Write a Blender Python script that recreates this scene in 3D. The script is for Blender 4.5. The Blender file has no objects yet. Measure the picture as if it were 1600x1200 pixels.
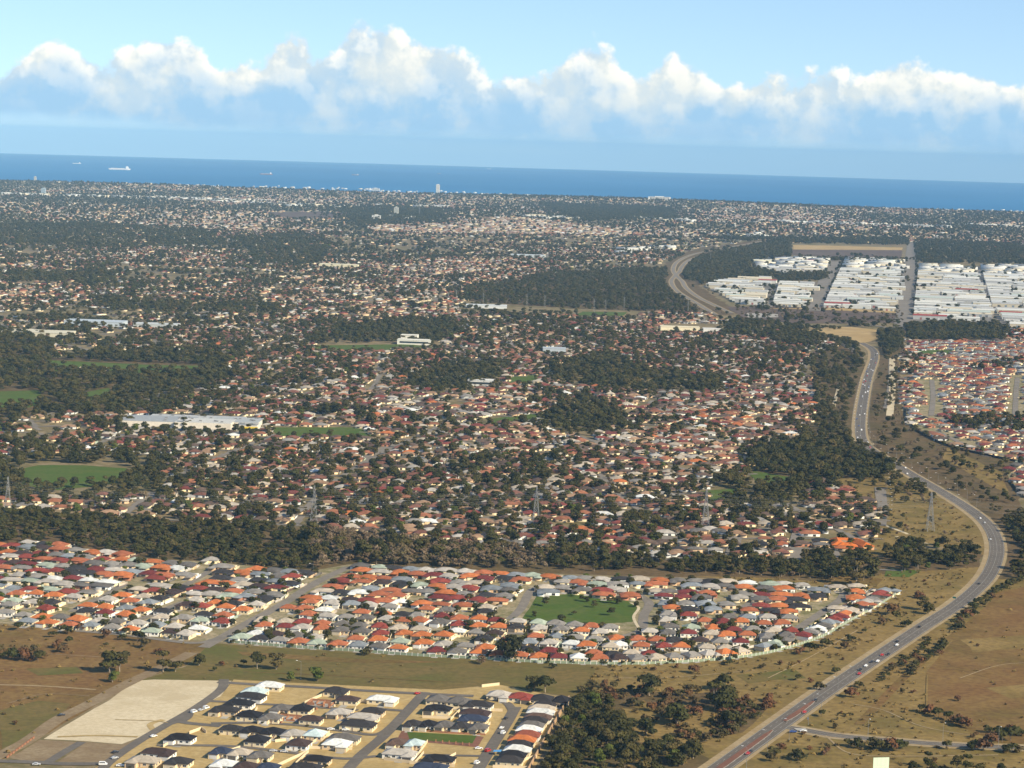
import bpy, bmesh, math, random
import numpy as np
from mathutils import Matrix, Vector, noise as mnoise
from mathutils.geometry import tessellate_polygon

random.seed(7); RNG = np.random.default_rng(7)
scene = bpy.context.scene
COL = scene.collection
rad = math.radians

# ------------------------------------------------------------------ camera
CAM_H = 360.0            # metres above the plain
FPX = 3800.0             # focal length in photo pixels (1600 px wide)
R_EARTH = 7.4e6          # earth radius with refraction
DIP = math.sqrt(2 * CAM_H / R_EARTH) * FPX
PITCH = math.atan((338.4 + DIP) / FPX)
ROLL = rad(1.682)
cam_d = bpy.data.cameras.new('camera'); cam = bpy.data.objects.new('camera', cam_d)
COL.objects.link(cam); scene.camera = cam
cam_d.sensor_width = 36.0; cam_d.lens = 36.0 * FPX / 1600.0
cam_d.clip_start = 5.0; cam_d.clip_end = 400000.0
ROT = Matrix.Rotation(math.pi / 2 - PITCH, 3, 'X') @ Matrix.Rotation(ROLL, 3, 'Z')
cam.matrix_world = Matrix.Translation((0, 0, CAM_H)) @ ROT.to_4x4()

# ------------------------------------------------------------------ sky, sun, exposure
SUN_EL = rad(33.0); SUN_AZ = rad(124.0)       # azimuth clockwise from +Y (the view direction)
SUN_DIR = Vector((math.sin(SUN_AZ) * math.cos(SUN_EL), math.cos(SUN_AZ) * math.cos(SUN_EL), math.sin(SUN_EL)))
sun_d = bpy.data.lights.new('sun', 'SUN'); sun = bpy.data.objects.new('sun', sun_d); COL.objects.link(sun)
sun_d.energy = 5.0; sun_d.angle = rad(0.53); sun_d.color = (1.0, 0.865, 0.63)
sun.rotation_euler = SUN_DIR.to_track_quat('Z', 'Y').to_euler()
sun.location = (300, -300, 900)

class NT:
    """small helper for shader / geometry node trees"""
    def __init__(s, tree): s.t = tree; s.n = tree.nodes; s.l = tree.links
    def add(s, typ, ins=None, **props):
        n = s.n.new(typ)
        for k, v in props.items(): setattr(n, k, v)
        for k, v in (ins or {}).items():
            sock = n.inputs[k]
            if hasattr(v, 'is_output') or isinstance(v, bpy.types.NodeSocket): s.l.new(v, sock)
            else: sock.default_value = v
        return n
    def math(s, op, a, b=None, c=None, clamp=False):
        ins = {0: a}
        if b is not None: ins[1] = b
        if c is not None: ins[2] = c
        return s.add('ShaderNodeMath', ins, operation=op, use_clamp=clamp).outputs[0]
    def smooth(s, v, lo, hi, a=0.0, b=1.0):
        return s.add('ShaderNodeMapRange', {'Value': v, 'From Min': lo, 'From Max': hi, 'To Min': a, 'To Max': b}, interpolation_type='SMOOTHSTEP').outputs[0]
    def mix(s, fac, a, b, blend='MIX'):
        n = s.add('ShaderNodeMix', data_type='RGBA', blend_type=blend)
        for sock, v in ((n.inputs[0], fac), (n.inputs[6], a), (n.inputs[7], b)):
            if isinstance(v, bpy.types.NodeSocket): s.l.new(v, sock)
            else: sock.default_value = v if not isinstance(v, tuple) or len(v) == 4 else (*v, 1)
        return n.outputs[2]

world = bpy.data.worlds.new('World'); scene.world = world; world.use_nodes = True
def build_world():
    w = NT(world.node_tree); w.n.clear()
    out = w.add('ShaderNodeOutputWorld'); bg = w.add('ShaderNodeBackground', {'Strength': 0.118})
    tc = w.add('ShaderNodeTexCoord').outputs['Generated']
    sep = w.add('ShaderNodeSeparateXYZ', {0: tc}); X, Y, Z = sep.outputs
    # the sea horizon dips about half a degree below level at this height: the sky goes on down to it
    up = w.math('ADD', Z, 0.075)
    v = w.add('ShaderNodeCombineXYZ', {0: X, 1: Y, 2: up}).outputs[0]
    sky = w.add('ShaderNodeTexSky', {'Vector': v}, sky_type='NISHITA', sun_disc=False, sun_elevation=SUN_EL, sun_rotation=SUN_AZ,
                altitude=300.0, air_density=1.0, dust_density=0.1, ozone_density=2.0)
    skyc = w.mix(1.0, sky.outputs[0], (0.86, 0.905, 0.955, 1), 'MULTIPLY')
    # cumulus bank standing all round over the sea horizon; units of 100 photo pixels
    az = w.math('ARCTAN2', X, Y)
    el = w.math('ARCSINE', Z)
    U = w.math('MULTIPLY', az, 38.0)
    E = w.math('MULTIPLY_ADD', el, 38.0, DIP / 100.0)          # 0 at the visible horizon
    p = w.add('ShaderNodeCombineXYZ', {0: U, 1: E, 2: 0.0}).outputs[0]
    def fbm(vec, scale, detail, rough=0.55, sc=(1, 1, 1), off=(0, 0, 0)):
        m = w.add('ShaderNodeMapping', {'Vector': vec, 'Scale': sc, 'Location': off}).outputs[0]
        return w.add('ShaderNodeTexNoise', {'Vector': m, 'Scale': scale, 'Detail': detail, 'Roughness': rough}, normalize=True).outputs[0]
    # towering heads: height of the cloud top along the bank, mirrored past the sides of the view
    uu = w.math('PINGPONG', w.math('ADD', U, 8.0), 16.0)
    fc = w.add('ShaderNodeFloatCurve', {'Value': w.math('DIVIDE', uu, 16.0)})
    pts = [(0, .62), (40, .70), (90, .84), (150, .66), (200, .76), (275, .86), (335, .72), (390, .74), (445, .92), (500, .76), (545, .97), (640, .90), (700, .76),
           (745, .70), (800, .72), (850, .72), (925, .88), (985, .74), (1045, .88), (1110, .70), (1180, .68), (1290, .70), (1390, .82), (1480, .84), (1560, .72), (1600, .68)]
    cv = fc.mapping.curves[0]
    while len(cv.points) < len(pts): cv.points.new(0.5, 0.5)
    for q, (a, b) in zip(cv.points, pts): q.location = (a / 1600.0, b)
    fc.mapping.update()
    top = w.math('MULTIPLY_ADD', fc.outputs[0], 2.05, 0.12)
    def dens(vec, ee):
        n1 = fbm(vec, 1.45, 7.0, 0.56)
        n2 = fbm(vec, 0.75, 3.0, 0.5, off=(4.1, 2.2, 1.0))
        h = w.math('SUBTRACT', top, ee)
        d = w.math('MULTIPLY_ADD', w.math('SUBTRACT', n1, 0.5), 1.35, h)
        d = w.math('MULTIPLY_ADD', w.math('SUBTRACT', n2, 0.5), 0.75, d)
        return d
    d0 = dens(p, E)
    p2 = w.add('ShaderNodeVectorMath', {0: p, 1: (0.16, 0.17, 0.0)}, operation='ADD').outputs[0]
    d1 = dens(p2, w.math('ADD', E, 0.17))
    alpha = w.smooth(d0, 0.0, 0.20)
    # ragged flat base of the bank
    base = w.math('MULTIPLY_ADD', w.math('SUBTRACT', fbm(p, 1.1, 4.0, 0.5, sc=(0.35, 1, 1), off=(9, 1, 0)), 0.5), 0.55, E)
    alpha = w.math('MULTIPLY', alpha, w.smooth(base, 0.32, 0.66))
    lit = w.smooth(w.math('SUBTRACT', d0, d1), -0.10, 0.45)
    edge = w.math('SUBTRACT', 1.0, w.smooth(d0, 0.05, 0.70))
    puff = w.smooth(fbm(p, 0.85, 6.0, 0.58, off=(2.3, 7.7, 0)), 0.40, 0.64)
    high = w.smooth(E, 0.62, 1.45)
    body = w.math('ADD', w.math('MULTIPLY', puff, 0.72), w.math('MULTIPLY_ADD', edge, 0.45, w.math('MULTIPLY_ADD', high, 0.55, -0.28)), clamp=True)
    body = w.math('MULTIPLY', body, w.math('MULTIPLY_ADD', lit, 0.35, 0.72), clamp=True)
    shine = w.math('MULTIPLY', w.math('MULTIPLY', w.smooth(lit, 0.25, 0.95), w.math('MULTIPLY_ADD', edge, 0.65, 0.35)), w.math('MULTIPLY_ADD', high, 0.85, 0.2), clamp=True)
    ccol = w.mix(body, (2.1, 3.55, 5.0, 1), (4.9, 5.15, 4.95, 1))
    ccol = w.mix(shine, ccol, (6.7, 6.5, 5.9, 1))
    fac = w.math('MULTIPLY', alpha, w.math('MULTIPLY_ADD', body, 0.08, 0.90))
    # thin stratus streaks under the bank
    st = w.smooth(fbm(p, 1.0, 5.0, 0.55, sc=(0.25, 2.2, 1), off=(1, 5, 0)), 0.5, 0.75)
    st = w.math('MULTIPLY', st, w.math('MULTIPLY', w.smooth(E, 0.05, 0.3), w.math('SUBTRACT', 1.0, w.smooth(E, 0.5, 1.0))))
    low = w.math('MULTIPLY', w.math('SUBTRACT', 1.0, w.smooth(E, 0.1, 1.1)), 0.8)      # distant hazy air below the bank
    skyc = w.mix(low, skyc, (2.75, 3.95, 4.9, 1))
    c = w.mix(w.math('MULTIPLY', st, 0.35), skyc, (4.2, 4.9, 5.0, 1))
    c = w.mix(fac, c, ccol)
    w.l.new(c, bg.inputs[0]); w.l.new(bg.outputs[0], out.inputs[0])
build_world()
vs = scene.view_settings
vs.view_transform = 'Standard'; vs.look = 'None'; vs.gamma = 1.0; vs.use_curve_mapping = False; vs.exposure = 0.56
scene.render.engine = 'CYCLES'
scene.cycles.use_denoising = True
scene.cycles.max_bounces = 4; scene.cycles.diffuse_bounces = 2; scene.cycles.glossy_bounces = 2
scene.cycles.transmission_bounces = 2; scene.cycles.volume_bounces = 0
scene.cycles.caustics_reflective = False; scene.cycles.caustics_refractive = False

# ------------------------------------------------------------------ photo pixel <-> place
RM = np.array(ROT)
def coast_d(x, y):
    return 0
def gz(x, y):
    """height of the land: earth curvature plus a low ridge of dunes along the coast"""
    d2 = np.asarray(x) ** 2 + np.asarray(y) ** 2
    base = -d2 / (2 * R_EARTH)
    yy = np.asarray(y) + 0.18 * np.asarray(x)
    ridge = np.exp(-((yy - 16300.0) / 1300.0) ** 2) * (17 + 8 * np.sin(np.asarray(x) / 610.0) + 6 * np.sin(np.asarray(x) / 1430.0 + 1.3))
    ridge2 = np.exp(-((yy - 12500.0) / 1500.0) ** 2) * (7 + 7 * np.sin(np.asarray(x) / 900.0 + 0.6))
    return base + ridge + np.maximum(ridge2, 0)
def P(px, py, off=0.0):
    """point on the land seen at photo pixel px, py"""
    d = RM @ np.array([(px - 800) / FPX, -(py - 600) / FPX, -1.0])
    a = (d[0] ** 2 + d[1] ** 2) / (2 * R_EARTH); b = d[2]; c = CAM_H
    if a < 1e-16: t = -c / b
    else:
        disc = b * b - 4 * (-a) * 0 - 4 * a * c * 1.0
        disc = b * b - 4 * a * c
        t = (-b - math.sqrt(max(disc, 0.0))) / (2 * a)
    x, y = d[0] * t, d[1] * t
    for _ in range(6):
        z = float(gz(x, y)); t2 = (z - CAM_H) / d[2]
        x, y = 0.5 * x + 0.5 * d[0] * t2, 0.5 * y + 0.5 * d[1] * t2
        if y > 10000: break
    return Vector((x, y, float(gz(x, y)) + off))
def to_px(x, y, z=None):
    x = np.asarray(x, float); y = np.asarray(y, float)
    z = gz(x, y) if z is None else z
    v = np.stack([x, y, z - CAM_H], -1) @ RM        # = RM^T v
    return 800 + FPX * v[..., 0] / -v[..., 2], 600 - FPX * v[..., 1] / -v[..., 2]
def inside(poly, px, py):
    px = np.asarray(px, float); py = np.asarray(py, float); r = np.zeros(px.shape, bool)
    n = len(poly)
    for i in range(n):
        x1, y1 = poly[i]; x2, y2 = poly[(i + 1) % n]
        c = ((y1 > py) != (y2 > py))
        with np.errstate(divide='ignore', invalid='ignore'):
            xi = (x2 - x1) * (py - y1) / ((y2 - y1) if y2 != y1 else 1e-9) + x1
        r ^= c & (px < xi)
    return r
def scale_at(p): return FPX / p[1]

# ------------------------------------------------------------------ materials
MAT = {}
def material(name):
    m = bpy.data.materials.new(name); m.use_nodes = True; MAT[name] = m
    t = NT(m.node_tree); b = m.node_tree.nodes['Principled BSDF']
    b.inputs['Roughness'].default_value = 0.85; b.inputs['Specular IOR Level'].default_value = 0.2
    return m, t, b
def rgb(c): return (*c, 1.0)
def ground_mat(name, cols, scales=(0.004, 0.03, 0.25), rough=0.95, bump=0.0, contrast=1.35):
    """soil and grass: several sizes of patches between three colours, real wear not light"""
    m, t, b = material(name)
    pos = t.add('ShaderNodeNewGeometry').outputs['Position']
    ns = [t.add('ShaderNodeTexNoise', {'Vector': pos, 'Scale': s, 'Detail': 5.0, 'Roughness': 0.6}).outputs[0] for s in scales]
    f1 = t.smooth(ns[0], 0.5 - .14 / contrast, 0.5 + .14 / contrast)
    f2 = t.smooth(ns[1], 0.5 - .14 / contrast, 0.5 + .16 / contrast)
    f3 = t.smooth(ns[2], 0.36, 0.66)
    c = t.mix(f1, rgb(cols[0]), rgb(cols[1]))
    c = t.mix(t.math('MULTIPLY', f2, 0.75), c, rgb(cols[2]))
    c = t.mix(t.math('MULTIPLY', f3, 0.55), c, rgb(cols[3] if len(cols) > 3 else tuple(0.55 * k for k in cols[0])))
    t.l.new(c, b.inputs['Base Color']); b.inputs['Roughness'].default_value = rough; b.inputs['Specular IOR Level'].default_value = 0.05
    return m
def plain_mat(name, col, rough=0.7, spec=0.3, var=0.12, scale=0.6, metallic=0.0):
    m, t, b = material(name)
    pos = t.add('ShaderNodeNewGeometry').outputs['Position']
    n = t.add('ShaderNodeTexNoise', {'Vector': pos, 'Scale': scale, 'Detail': 4.0}).outputs[0]
    c = t.mix(n, rgb(tuple(k * (1 - var) for k in col)), rgb(tuple(min(1, k * (1 + var)) for k in col)))
    t.l.new(c, b.inputs['Base Color']); b.inputs['Roughness'].default_value = rough
    b.inputs['Specular IOR Level'].default_value = spec; b.inputs['Metallic'].default_value = metallic
    return m
def objcolor_mat(name, rough, spec, var=0.2, scale=0.35):
    m, t, b = material(name)
    c = t.add('ShaderNodeObjectInfo').outputs['Color']
    pos = t.add('ShaderNodeNewGeometry').outputs['Position']
    n = t.add('ShaderNodeTexNoise', {'Vector': pos, 'Scale': scale, 'Detail': 5.0}).outputs[0]
    k = t.smooth(n, 0.3, 0.7, 1 - var, 1 + var)
    g = t.add('ShaderNodeCombineColor', {0: k, 1: k, 2: k}).outputs[0]
    t.l.new(t.mix(1.0, c, g, 'MULTIPLY'), b.inputs['Base Color'])
    b.inputs['Roughness'].default_value = rough; b.inputs['Specular IOR Level'].default_value = spec
    return m
def attr_mat(name, rough=0.75, spec=0.2, var=0.18):
    m, t, b = material(name)
    c = t.add('ShaderNodeAttribute', attribute_name='Col').outputs['Color']
    pos = t.add('ShaderNodeNewGeometry').outputs['Position']
    n = t.add('ShaderNodeTexNoise', {'Vector': pos, 'Scale': 0.25, 'Detail': 4.0}).outputs[0]
    k = t.smooth(n, 0.3, 0.7, 1 - var, 1 + var)
    g = t.add('ShaderNodeCombineColor', {0: k, 1: k, 2: k}).outputs[0]
    t.l.new(t.mix(1.0, c, g, 'MULTIPLY'), b.inputs['Base Color'])
    b.inputs['Roughness'].default_value = rough; b.inputs['Specular IOR Level'].default_value = spec
    return m
def leaf_mat(name, ramp):
    m, t, b = material(name)
    oi = t.add('ShaderNodeObjectInfo')
    pos = t.add('ShaderNodeNewGeometry').outputs['Position']
    n = t.add('ShaderNodeTexNoise', {'Vector': pos, 'Scale': 0.5, 'Detail': 3.0}).outputs[0]
    cr = t.add('ShaderNodeValToRGB', {0: t.math('MULTIPLY_ADD', t.math('SUBTRACT', n, 0.5), 0.45, oi.outputs['Random'])})
    el = cr.color_ramp.elements
    while len(el) < len(ramp): el.new(0.5)
    for i, c in enumerate(ramp): el[i].position = i / (len(ramp) - 1); el[i].color = rgb(c)
    t.l.new(cr.outputs[0], b.inputs['Base Color'])
    b.inputs['Roughness'].default_value = 0.7; b.inputs['Specular IOR Level'].default_value = 0.12
    return m

SUBURB = ground_mat('suburban_ground', [(0.215, 0.16, 0.09), (0.155, 0.13, 0.06), (0.29, 0.22, 0.135), (0.095, 0.09, 0.035)], (0.002, 0.02, 0.12))
DRY = ground_mat('dry_grass', [(0.215, 0.146, 0.050), (0.160, 0.125, 0.038), (0.285, 0.198, 0.072), (0.112, 0.076, 0.034)], (0.006, 0.03, 0.22))
RUST = ground_mat('rust_grass', [(0.190, 0.108, 0.040), (0.15, 0.108, 0.034), (0.225, 0.146, 0.052), (0.095, 0.052, 0.026)], (0.008, 0.028, 0.2))
OLIVE = ground_mat('olive_grass', [(0.138, 0.112, 0.036), (0.105, 0.110, 0.028), (0.180, 0.126, 0.046), (0.09, 0.073, 0.028)], (0.007, 0.02, 0.2))
LAWN = ground_mat('lawn', [(0.068, 0.112, 0.018), (0.080, 0.122, 0.022), (0.100, 0.118, 0.03), (0.052, 0.085, 0.018)], (0.01, 0.04, 0.2))
SAND = ground_mat('pale_sand', [(0.56, 0.475, 0.32), (0.47, 0.39, 0.25), (0.61, 0.53, 0.37), (0.42, 0.345, 0.22)], (0.01, 0.03, 0.3))
YARD = ground_mat('sandy_yard', [(0.42, 0.30, 0.125), (0.36, 0.265, 0.115), (0.48, 0.36, 0.17), (0.28, 0.20, 0.085)], (0.02, 0.05, 0.3))
BROWNLOT = ground_mat('brown_lot', [(0.245, 0.185, 0.11), (0.28, 0.22, 0.135), (0.20, 0.145, 0.085), (0.17, 0.115, 0.065)], (0.015, 0.05, 0.3))
SCRUBG = ground_mat('scrub_ground', [(0.125, 0.085, 0.042), (0.10, 0.080, 0.034), (0.165, 0.115, 0.058), (0.065, 0.048, 0.026)], (0.006, 0.03, 0.2))
GARDEN = ground_mat('garden_ground', [(0.30, 0.235, 0.145), (0.17, 0.155, 0.07), (0.40, 0.325, 0.215), (0.09, 0.105, 0.035)], (0.03, 0.07, 0.3))
GRAVEL = ground_mat('road_shoulder', [(0.34, 0.265, 0.145), (0.30, 0.225, 0.12), (0.39, 0.31, 0.19), (0.24, 0.17, 0.09)], (0.02, 0.08, 0.3))
ASPH = ground_mat('asphalt', [(0.15, 0.134, 0.115), (0.175, 0.155, 0.13), (0.13, 0.115, 0.10), (0.105, 0.095, 0.084)], (0.01, 0.06, 0.4))
ASPHL = ground_mat('old_asphalt', [(0.215, 0.190, 0.158), (0.18, 0.162, 0.136), (0.25, 0.22, 0.185), (0.15, 0.135, 0.115)], (0.01, 0.06, 0.4))
REDPAVE = ground_mat('red_paving', [(0.20, 0.095, 0.065), (0.23, 0.11, 0.075), (0.17, 0.085, 0.06), (0.14, 0.075, 0.055)], (0.02, 0.1, 0.5))
PALECONC = ground_mat('pale_yard', [(0.38, 0.36, 0.32), (0.33, 0.31, 0.275), (0.42, 0.40, 0.36), (0.27, 0.255, 0.225)], (0.01, 0.03, 0.1))
OCHRE = ground_mat('ochre_earth', [(0.42, 0.29, 0.12), (0.36, 0.25, 0.11), (0.46, 0.34, 0.17), (0.26, 0.19, 0.09)], (0.005, 0.015, 0.06))
PURPLE = ground_mat('heath', [(0.13, 0.09, 0.075), (0.16, 0.115, 0.09), (0.11, 0.085, 0.065), (0.075, 0.06, 0.045)], (0.005, 0.02, 0.08))
ROOF = objcolor_mat('roof_cover', 0.72, 0.16, 0.14, 0.5)
WALLM = objcolor_mat('house_wall', 0.85, 0.15, 0.07, 0.4)
PAINT = objcolor_mat('car_paint', 0.3, 0.5, 0.03, 0.5)
ATTR = attr_mat('house_mix')
WHITE = plain_mat('white_paint', (0.80, 0.79, 0.75))
CREAM = plain_mat('cream_limestone', (0.66, 0.54, 0.36), 0.9, 0.1, 0.12, 0.3)
TANB = plain_mat('tan_brick', (0.42, 0.28, 0.17), 0.9, 0.1, 0.15, 0.4)
REDB = plain_mat('red_brick', (0.33, 0.16, 0.09), 0.9, 0.1, 0.2, 0.6)
FENCEG = plain_mat('green_fence', (0.23, 0.28, 0.19), 0.6, 0.3, 0.1, 0.4)
DARKF = plain_mat('dark_fence', (0.045, 0.045, 0.045), 0.7, 0.2)
STEEL = plain_mat('galvanised_steel', (0.24, 0.24, 0.235), 0.5, 0.4, 0.08, 0.2)
CABLE = plain_mat('cable', (0.30, 0.30, 0.30), 0.5, 0.4)
GLASS = plain_mat('window_glass', (0.035, 0.045, 0.055), 0.15, 0.5)
DOORM = plain_mat('door_paint', (0.30, 0.22, 0.15), 0.6, 0.3)
RUBBER = plain_mat('rubber', (0.025, 0.025, 0.025), 0.8, 0.2)
LINE = plain_mat('road_paint', (0.45, 0.44, 0.40), 0.7, 0.2)
BARK = plain_mat('pale_bark', (0.33, 0.27, 0.20), 0.9, 0.1, 0.25, 0.8)
TWIG = plain_mat('grey_twigs', (0.17, 0.13, 0.10), 0.9, 0.1, 0.3, 0.8)
SIGNG = plain_mat('sign_green', (0.03, 0.28, 0.20), 0.5, 0.3)
BOARD = plain_mat('billboard_face', (0.60, 0.72, 0.54), 0.6, 0.3, 0.04, 0.5)
BLUE = plain_mat('blue_tarp', (0.10, 0.33, 0.62), 0.6, 0.3)
HULL = plain_mat('ship_hull', (0.72, 0.70, 0.66), 0.6, 0.3, 0.05)
SHIPRED = plain_mat('ship_bottom', (0.25, 0.12, 0.10), 0.6, 0.3, 0.05)
L_GUM = leaf_mat('gum_leaves', [(0.044, 0.039, 0.011), (0.076, 0.062, 0.018), (0.054, 0.052, 0.013), (0.100, 0.075, 0.026), (0.062, 0.061, 0.015), (0.038, 0.036, 0.011)])
L_DARK = leaf_mat('dark_leaves', [(0.027, 0.030, 0.009), (0.058, 0.052, 0.014), (0.037, 0.039, 0.010), (0.074, 0.061, 0.018), (0.046, 0.049, 0.012), (0.030, 0.030, 0.010)])
L_BRIGHT = leaf_mat('bright_leaves', [(0.068, 0.087, 0.014), (0.090, 0.103, 0.019), (0.075, 0.091, 0.019)])
L_SCRUB = leaf_mat('scrub_leaves', [(0.130, 0.088, 0.050), (0.175, 0.122, 0.075), (0.085, 0.070, 0.028), (0.215, 0.155, 0.10), (0.105, 0.078, 0.040)])
L_TUFT = leaf_mat('tuft_leaves', [(0.208, 0.135, 0.043), (0.130, 0.090, 0.035), (0.260, 0.180, 0.058), (0.099, 0.080, 0.027)])
L_RUSTY = leaf_mat('rusty_leaves', [(0.099, 0.055, 0.026), (0.146, 0.066, 0.029), (0.088, 0.064, 0.026), (0.068, 0.058, 0.022)])

# ------------------------------------------------------------------ mesh helpers
def mesh_np(name, verts, faces, mat=None, cols=None, smooth=False):
    me = bpy.data.meshes.new(name); me.from_pydata([tuple(v) for v in verts], [], faces)
    if mat is not None: me.materials.append(mat)
    if cols is not None:
        a = me.attributes.new('Col', 'FLOAT_COLOR', 'FACE')
        a.data.foreach_set('color', np.concatenate([np.asarray(cols, np.float32), np.ones((len(cols), 1), np.float32)], 1).ravel())
    if smooth: me.polygons.foreach_set('use_smooth', [True] * len(me.polygons))
    me.update(); return me
def link(name, me, parent=None, kind=None, label=None, cat=None, group=None, loc=None, rz=None, color=None, scale=None):
    o = bpy.data.objects.new(name, me); COL.objects.link(o)
    if parent is not None: o.parent = parent
    if loc is not None: o.location = loc
    if rz is not None: o.rotation_euler = (0, 0, rz)
    if scale is not None: o.scale = scale
    if color is not None: o.color = (*color, 1)
    tag(o, label, cat, group, kind); return o
def tag(o, label=None, cat=None, group=None, kind=None):
    for k, v in (('label', label), ('category', cat), ('group', group), ('kind', kind)):
        if v: o[k] = v
class MB:
    def __init__(s): s.v = []; s.f = []; s.m = []
    def face(s, pts, m=0):
        i = len(s.v); s.v += [tuple(p) for p in pts]; s.f.append(tuple(range(i, i + len(pts)))); s.m.append(m)
    def box(s, x0, x1, y0, y1, z0, z1, m=0, bottom=False):
        p = [(x0, y0, z0), (x1, y0, z0), (x1, y1, z0), (x0, y1, z0), (x0, y0, z1), (x1, y0, z1), (x1, y1, z1), (x0, y1, z1)]
        for q in ((0, 1, 5, 4), (1, 2, 6, 5), (2, 3, 7, 6), (3, 0, 4, 7), (4, 5, 6, 7)) + (((3, 2, 1, 0),) if bottom else ()):
            s.face([p[k] for k in q], m)
    def hip(s, x0, x1, y0, y1, z, slope, m=0, fascia=0.22):
        w, d = x1 - x0, y1 - y0; h = min(w, d) / 2 * slope; zt = z + fascia
        a, b, c, e = (x0, y0, zt), (x1, y0, zt), (x1, y1, zt), (x0, y1, zt)
        if w >= d: r0, r1 = (x0 + d / 2, (y0 + y1) / 2, zt + h), (x1 - d / 2, (y0 + y1) / 2, zt + h)
        else: r0, r1 = ((x0 + x1) / 2, y0 + w / 2, zt + h), ((x0 + x1) / 2, y1 - w / 2, zt + h)
        if abs(w - d) < 1e-3:
            for q in ((a, b, r0), (b, c, r0), (c, e, r0), (e, a, r0)): s.face(q, m)
        elif w > d:
            s.face((a, b, r1, r0), m); s.face((b, c, r1), m); s.face((c, e, r0, r1), m); s.face((e, a, r0), m)
        else:
            s.face((a, b, r0), m); s.face((b, c, r1, r0), m); s.face((c, e, r1), m); s.face((e, a, r0, r1), m)
        lo = [(p[0], p[1], z) for p in (a, b, c, e)]; hi = [a, b, c, e]
        for k in range(4): s.face((lo[k], lo[(k + 1) % 4], hi[(k + 1) % 4], hi[k]), m)
        s.face(lo[::-1], m)
    def bar(s, a, b, r, m=0, r2=None):
        a = Vector(a); b = Vector(b); d = (b - a).normalized(); r2 = r if r2 is None else r2
        u = d.orthogonal().normalized(); w = d.cross(u)
        A = [a + (u * x + w * y) * r for x, y in ((1, 0), (0, 1), (-1, 0), (0, -1))]
        B = [b + (u * x + w * y) * r2 for x, y in ((1, 0), (0, 1), (-1, 0), (0, -1))]
        for k in range(4): s.face((A[k], A[(k + 1) % 4], B[(k + 1) % 4], B[k]), m)
        s.face(B, m)
    def cyl(s, c, r, axis, h, n=10, m=0):
        c = Vector(c); ax = Vector(axis).normalized(); u = ax.orthogonal().normalized(); w = ax.cross(u)
        A = [c - ax * h / 2 + (u * math.cos(t) + w * math.sin(t)) * r for t in (2 * math.pi * k / n for k in range(n))]
        B = [p + ax * h for p in A]
        for k in range(n): s.face((A[k], A[(k + 1) % n], B[(k + 1) % n], B[k]), m)
        s.face(A[::-1], m); s.face(B, m)
    def mesh(s, name, *mats):
        me = bpy.data.meshes.new(name); me.from_pydata(s.v, [], s.f)
        for m in mats: me.materials.append(m)
        if len(mats) > 1: me.polygons.foreach_set('material_index', s.m)
        me.update(); return me
def empty(name, loc, rz=0.0, label=None, cat=None, group=None, scale=None):
    o = bpy.data.objects.new(name, None); COL.objects.link(o); o.location = loc; o.rotation_euler = (0, 0, rz)
    o.empty_display_size = 2.0
    if scale is not None: o.scale = scale
    tag(o, label, cat, group); return o
def spline(pts, n=8, closed=False):
    """Catmull-Rom through the points"""
    p = [np.array(q[:2], float) for q in pts]; out = []
    N = len(p)
    for i in range(N if closed else N - 1):
        a, b, c, d = (p[(i - 1) % N] if closed or i else 2 * p[0] - p[1]), p[i], p[(i + 1) % N], (p[(i + 2) % N] if closed or i + 2 < N else 2 * p[-1] - p[-2])
        for k in range(n):
            t = k / n
            out.append(0.5 * ((2 * b) + (-a + c) * t + (2 * a - 5 * b + 4 * c - d) * t * t + (-a + 3 * b - 3 * c + d) * t ** 3))
    if not closed: out.append(p[-1])
    return np.array(out)
def px_line(pix, n=8): return spline([P(*q) for q in pix], n)
PAT = [0]
def patch(name, pix, mat, off, wob=3.0, step=22.0, parent=None):
    """a sheet of ground cover laid on the land inside an outline traced on the photo; the edge wanders a little"""
    PAT[0] += 1; off += 0.0011 * (PAT[0] % 23)
    g = [np.array(P(*q)[:2]) for q in pix]; pts = []
    for i in range(len(g)):
        a, b = g[i], g[(i + 1) % len(g)]; L = np.linalg.norm(b - a); st = max(step, L / 40); k = max(1, int(L / st))
        nn = np.array([-(b - a)[1], (b - a)[0]]) / max(L, 1e-6)
        for j in range(k):
            q = a + (b - a) * j / k
            w = wob * mnoise.noise(Vector((q[0] * 0.03, q[1] * 0.03, 7.7))) if j else 0
            pts.append(q + nn * w)
    vs_ = [Vector((q[0], q[1], float(gz(q[0], q[1])) + off)) for q in pts]
    tris = tessellate_polygon([[Vector((q[0], q[1], 0)) for q in pts]])
    fs = []
    for t in tris:
        a, b, c = (vs_[k] for k in t)
        fs.append(tuple(t) if (b - a).cross(c - a).z > 0 else tuple(t[::-1]))
    return link(name, mesh_np(name, vs_, fs, mat), parent=parent, kind='structure')
RIB = [0]
def ribbon(name, line, w0, w1, mat, off, kind='structure', parent=None, cross=None):
    """strip between two sideways offsets of a line on the ground"""
    RIB[0] += 1; off += 0.0045 * (RIB[0] % 40)          # no two strips lie in one plane
    line = np.asarray(line); t = np.gradient(line, axis=0); t /= np.linalg.norm(t, axis=1)[:, None] + 1e-9
    n = np.stack([t[:, 1], -t[:, 0]], 1)              # to the right of travel
    a = line + n * (w0 if np.isscalar(w0) else np.asarray(w0)[:, None]); b = line + n * (w1 if np.isscalar(w1) else np.asarray(w1)[:, None])
    vs_ = []
    for q in (a, b):
        vs_ += [(x, y, float(gz(x, y)) + off) for x, y in q]
    N = len(line)
    fs = [(i, N + i, N + i + 1, i + 1) for i in range(N - 1)]
    return link(name, mesh_np(name, vs_, fs, mat), parent=parent, kind=kind)
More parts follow.
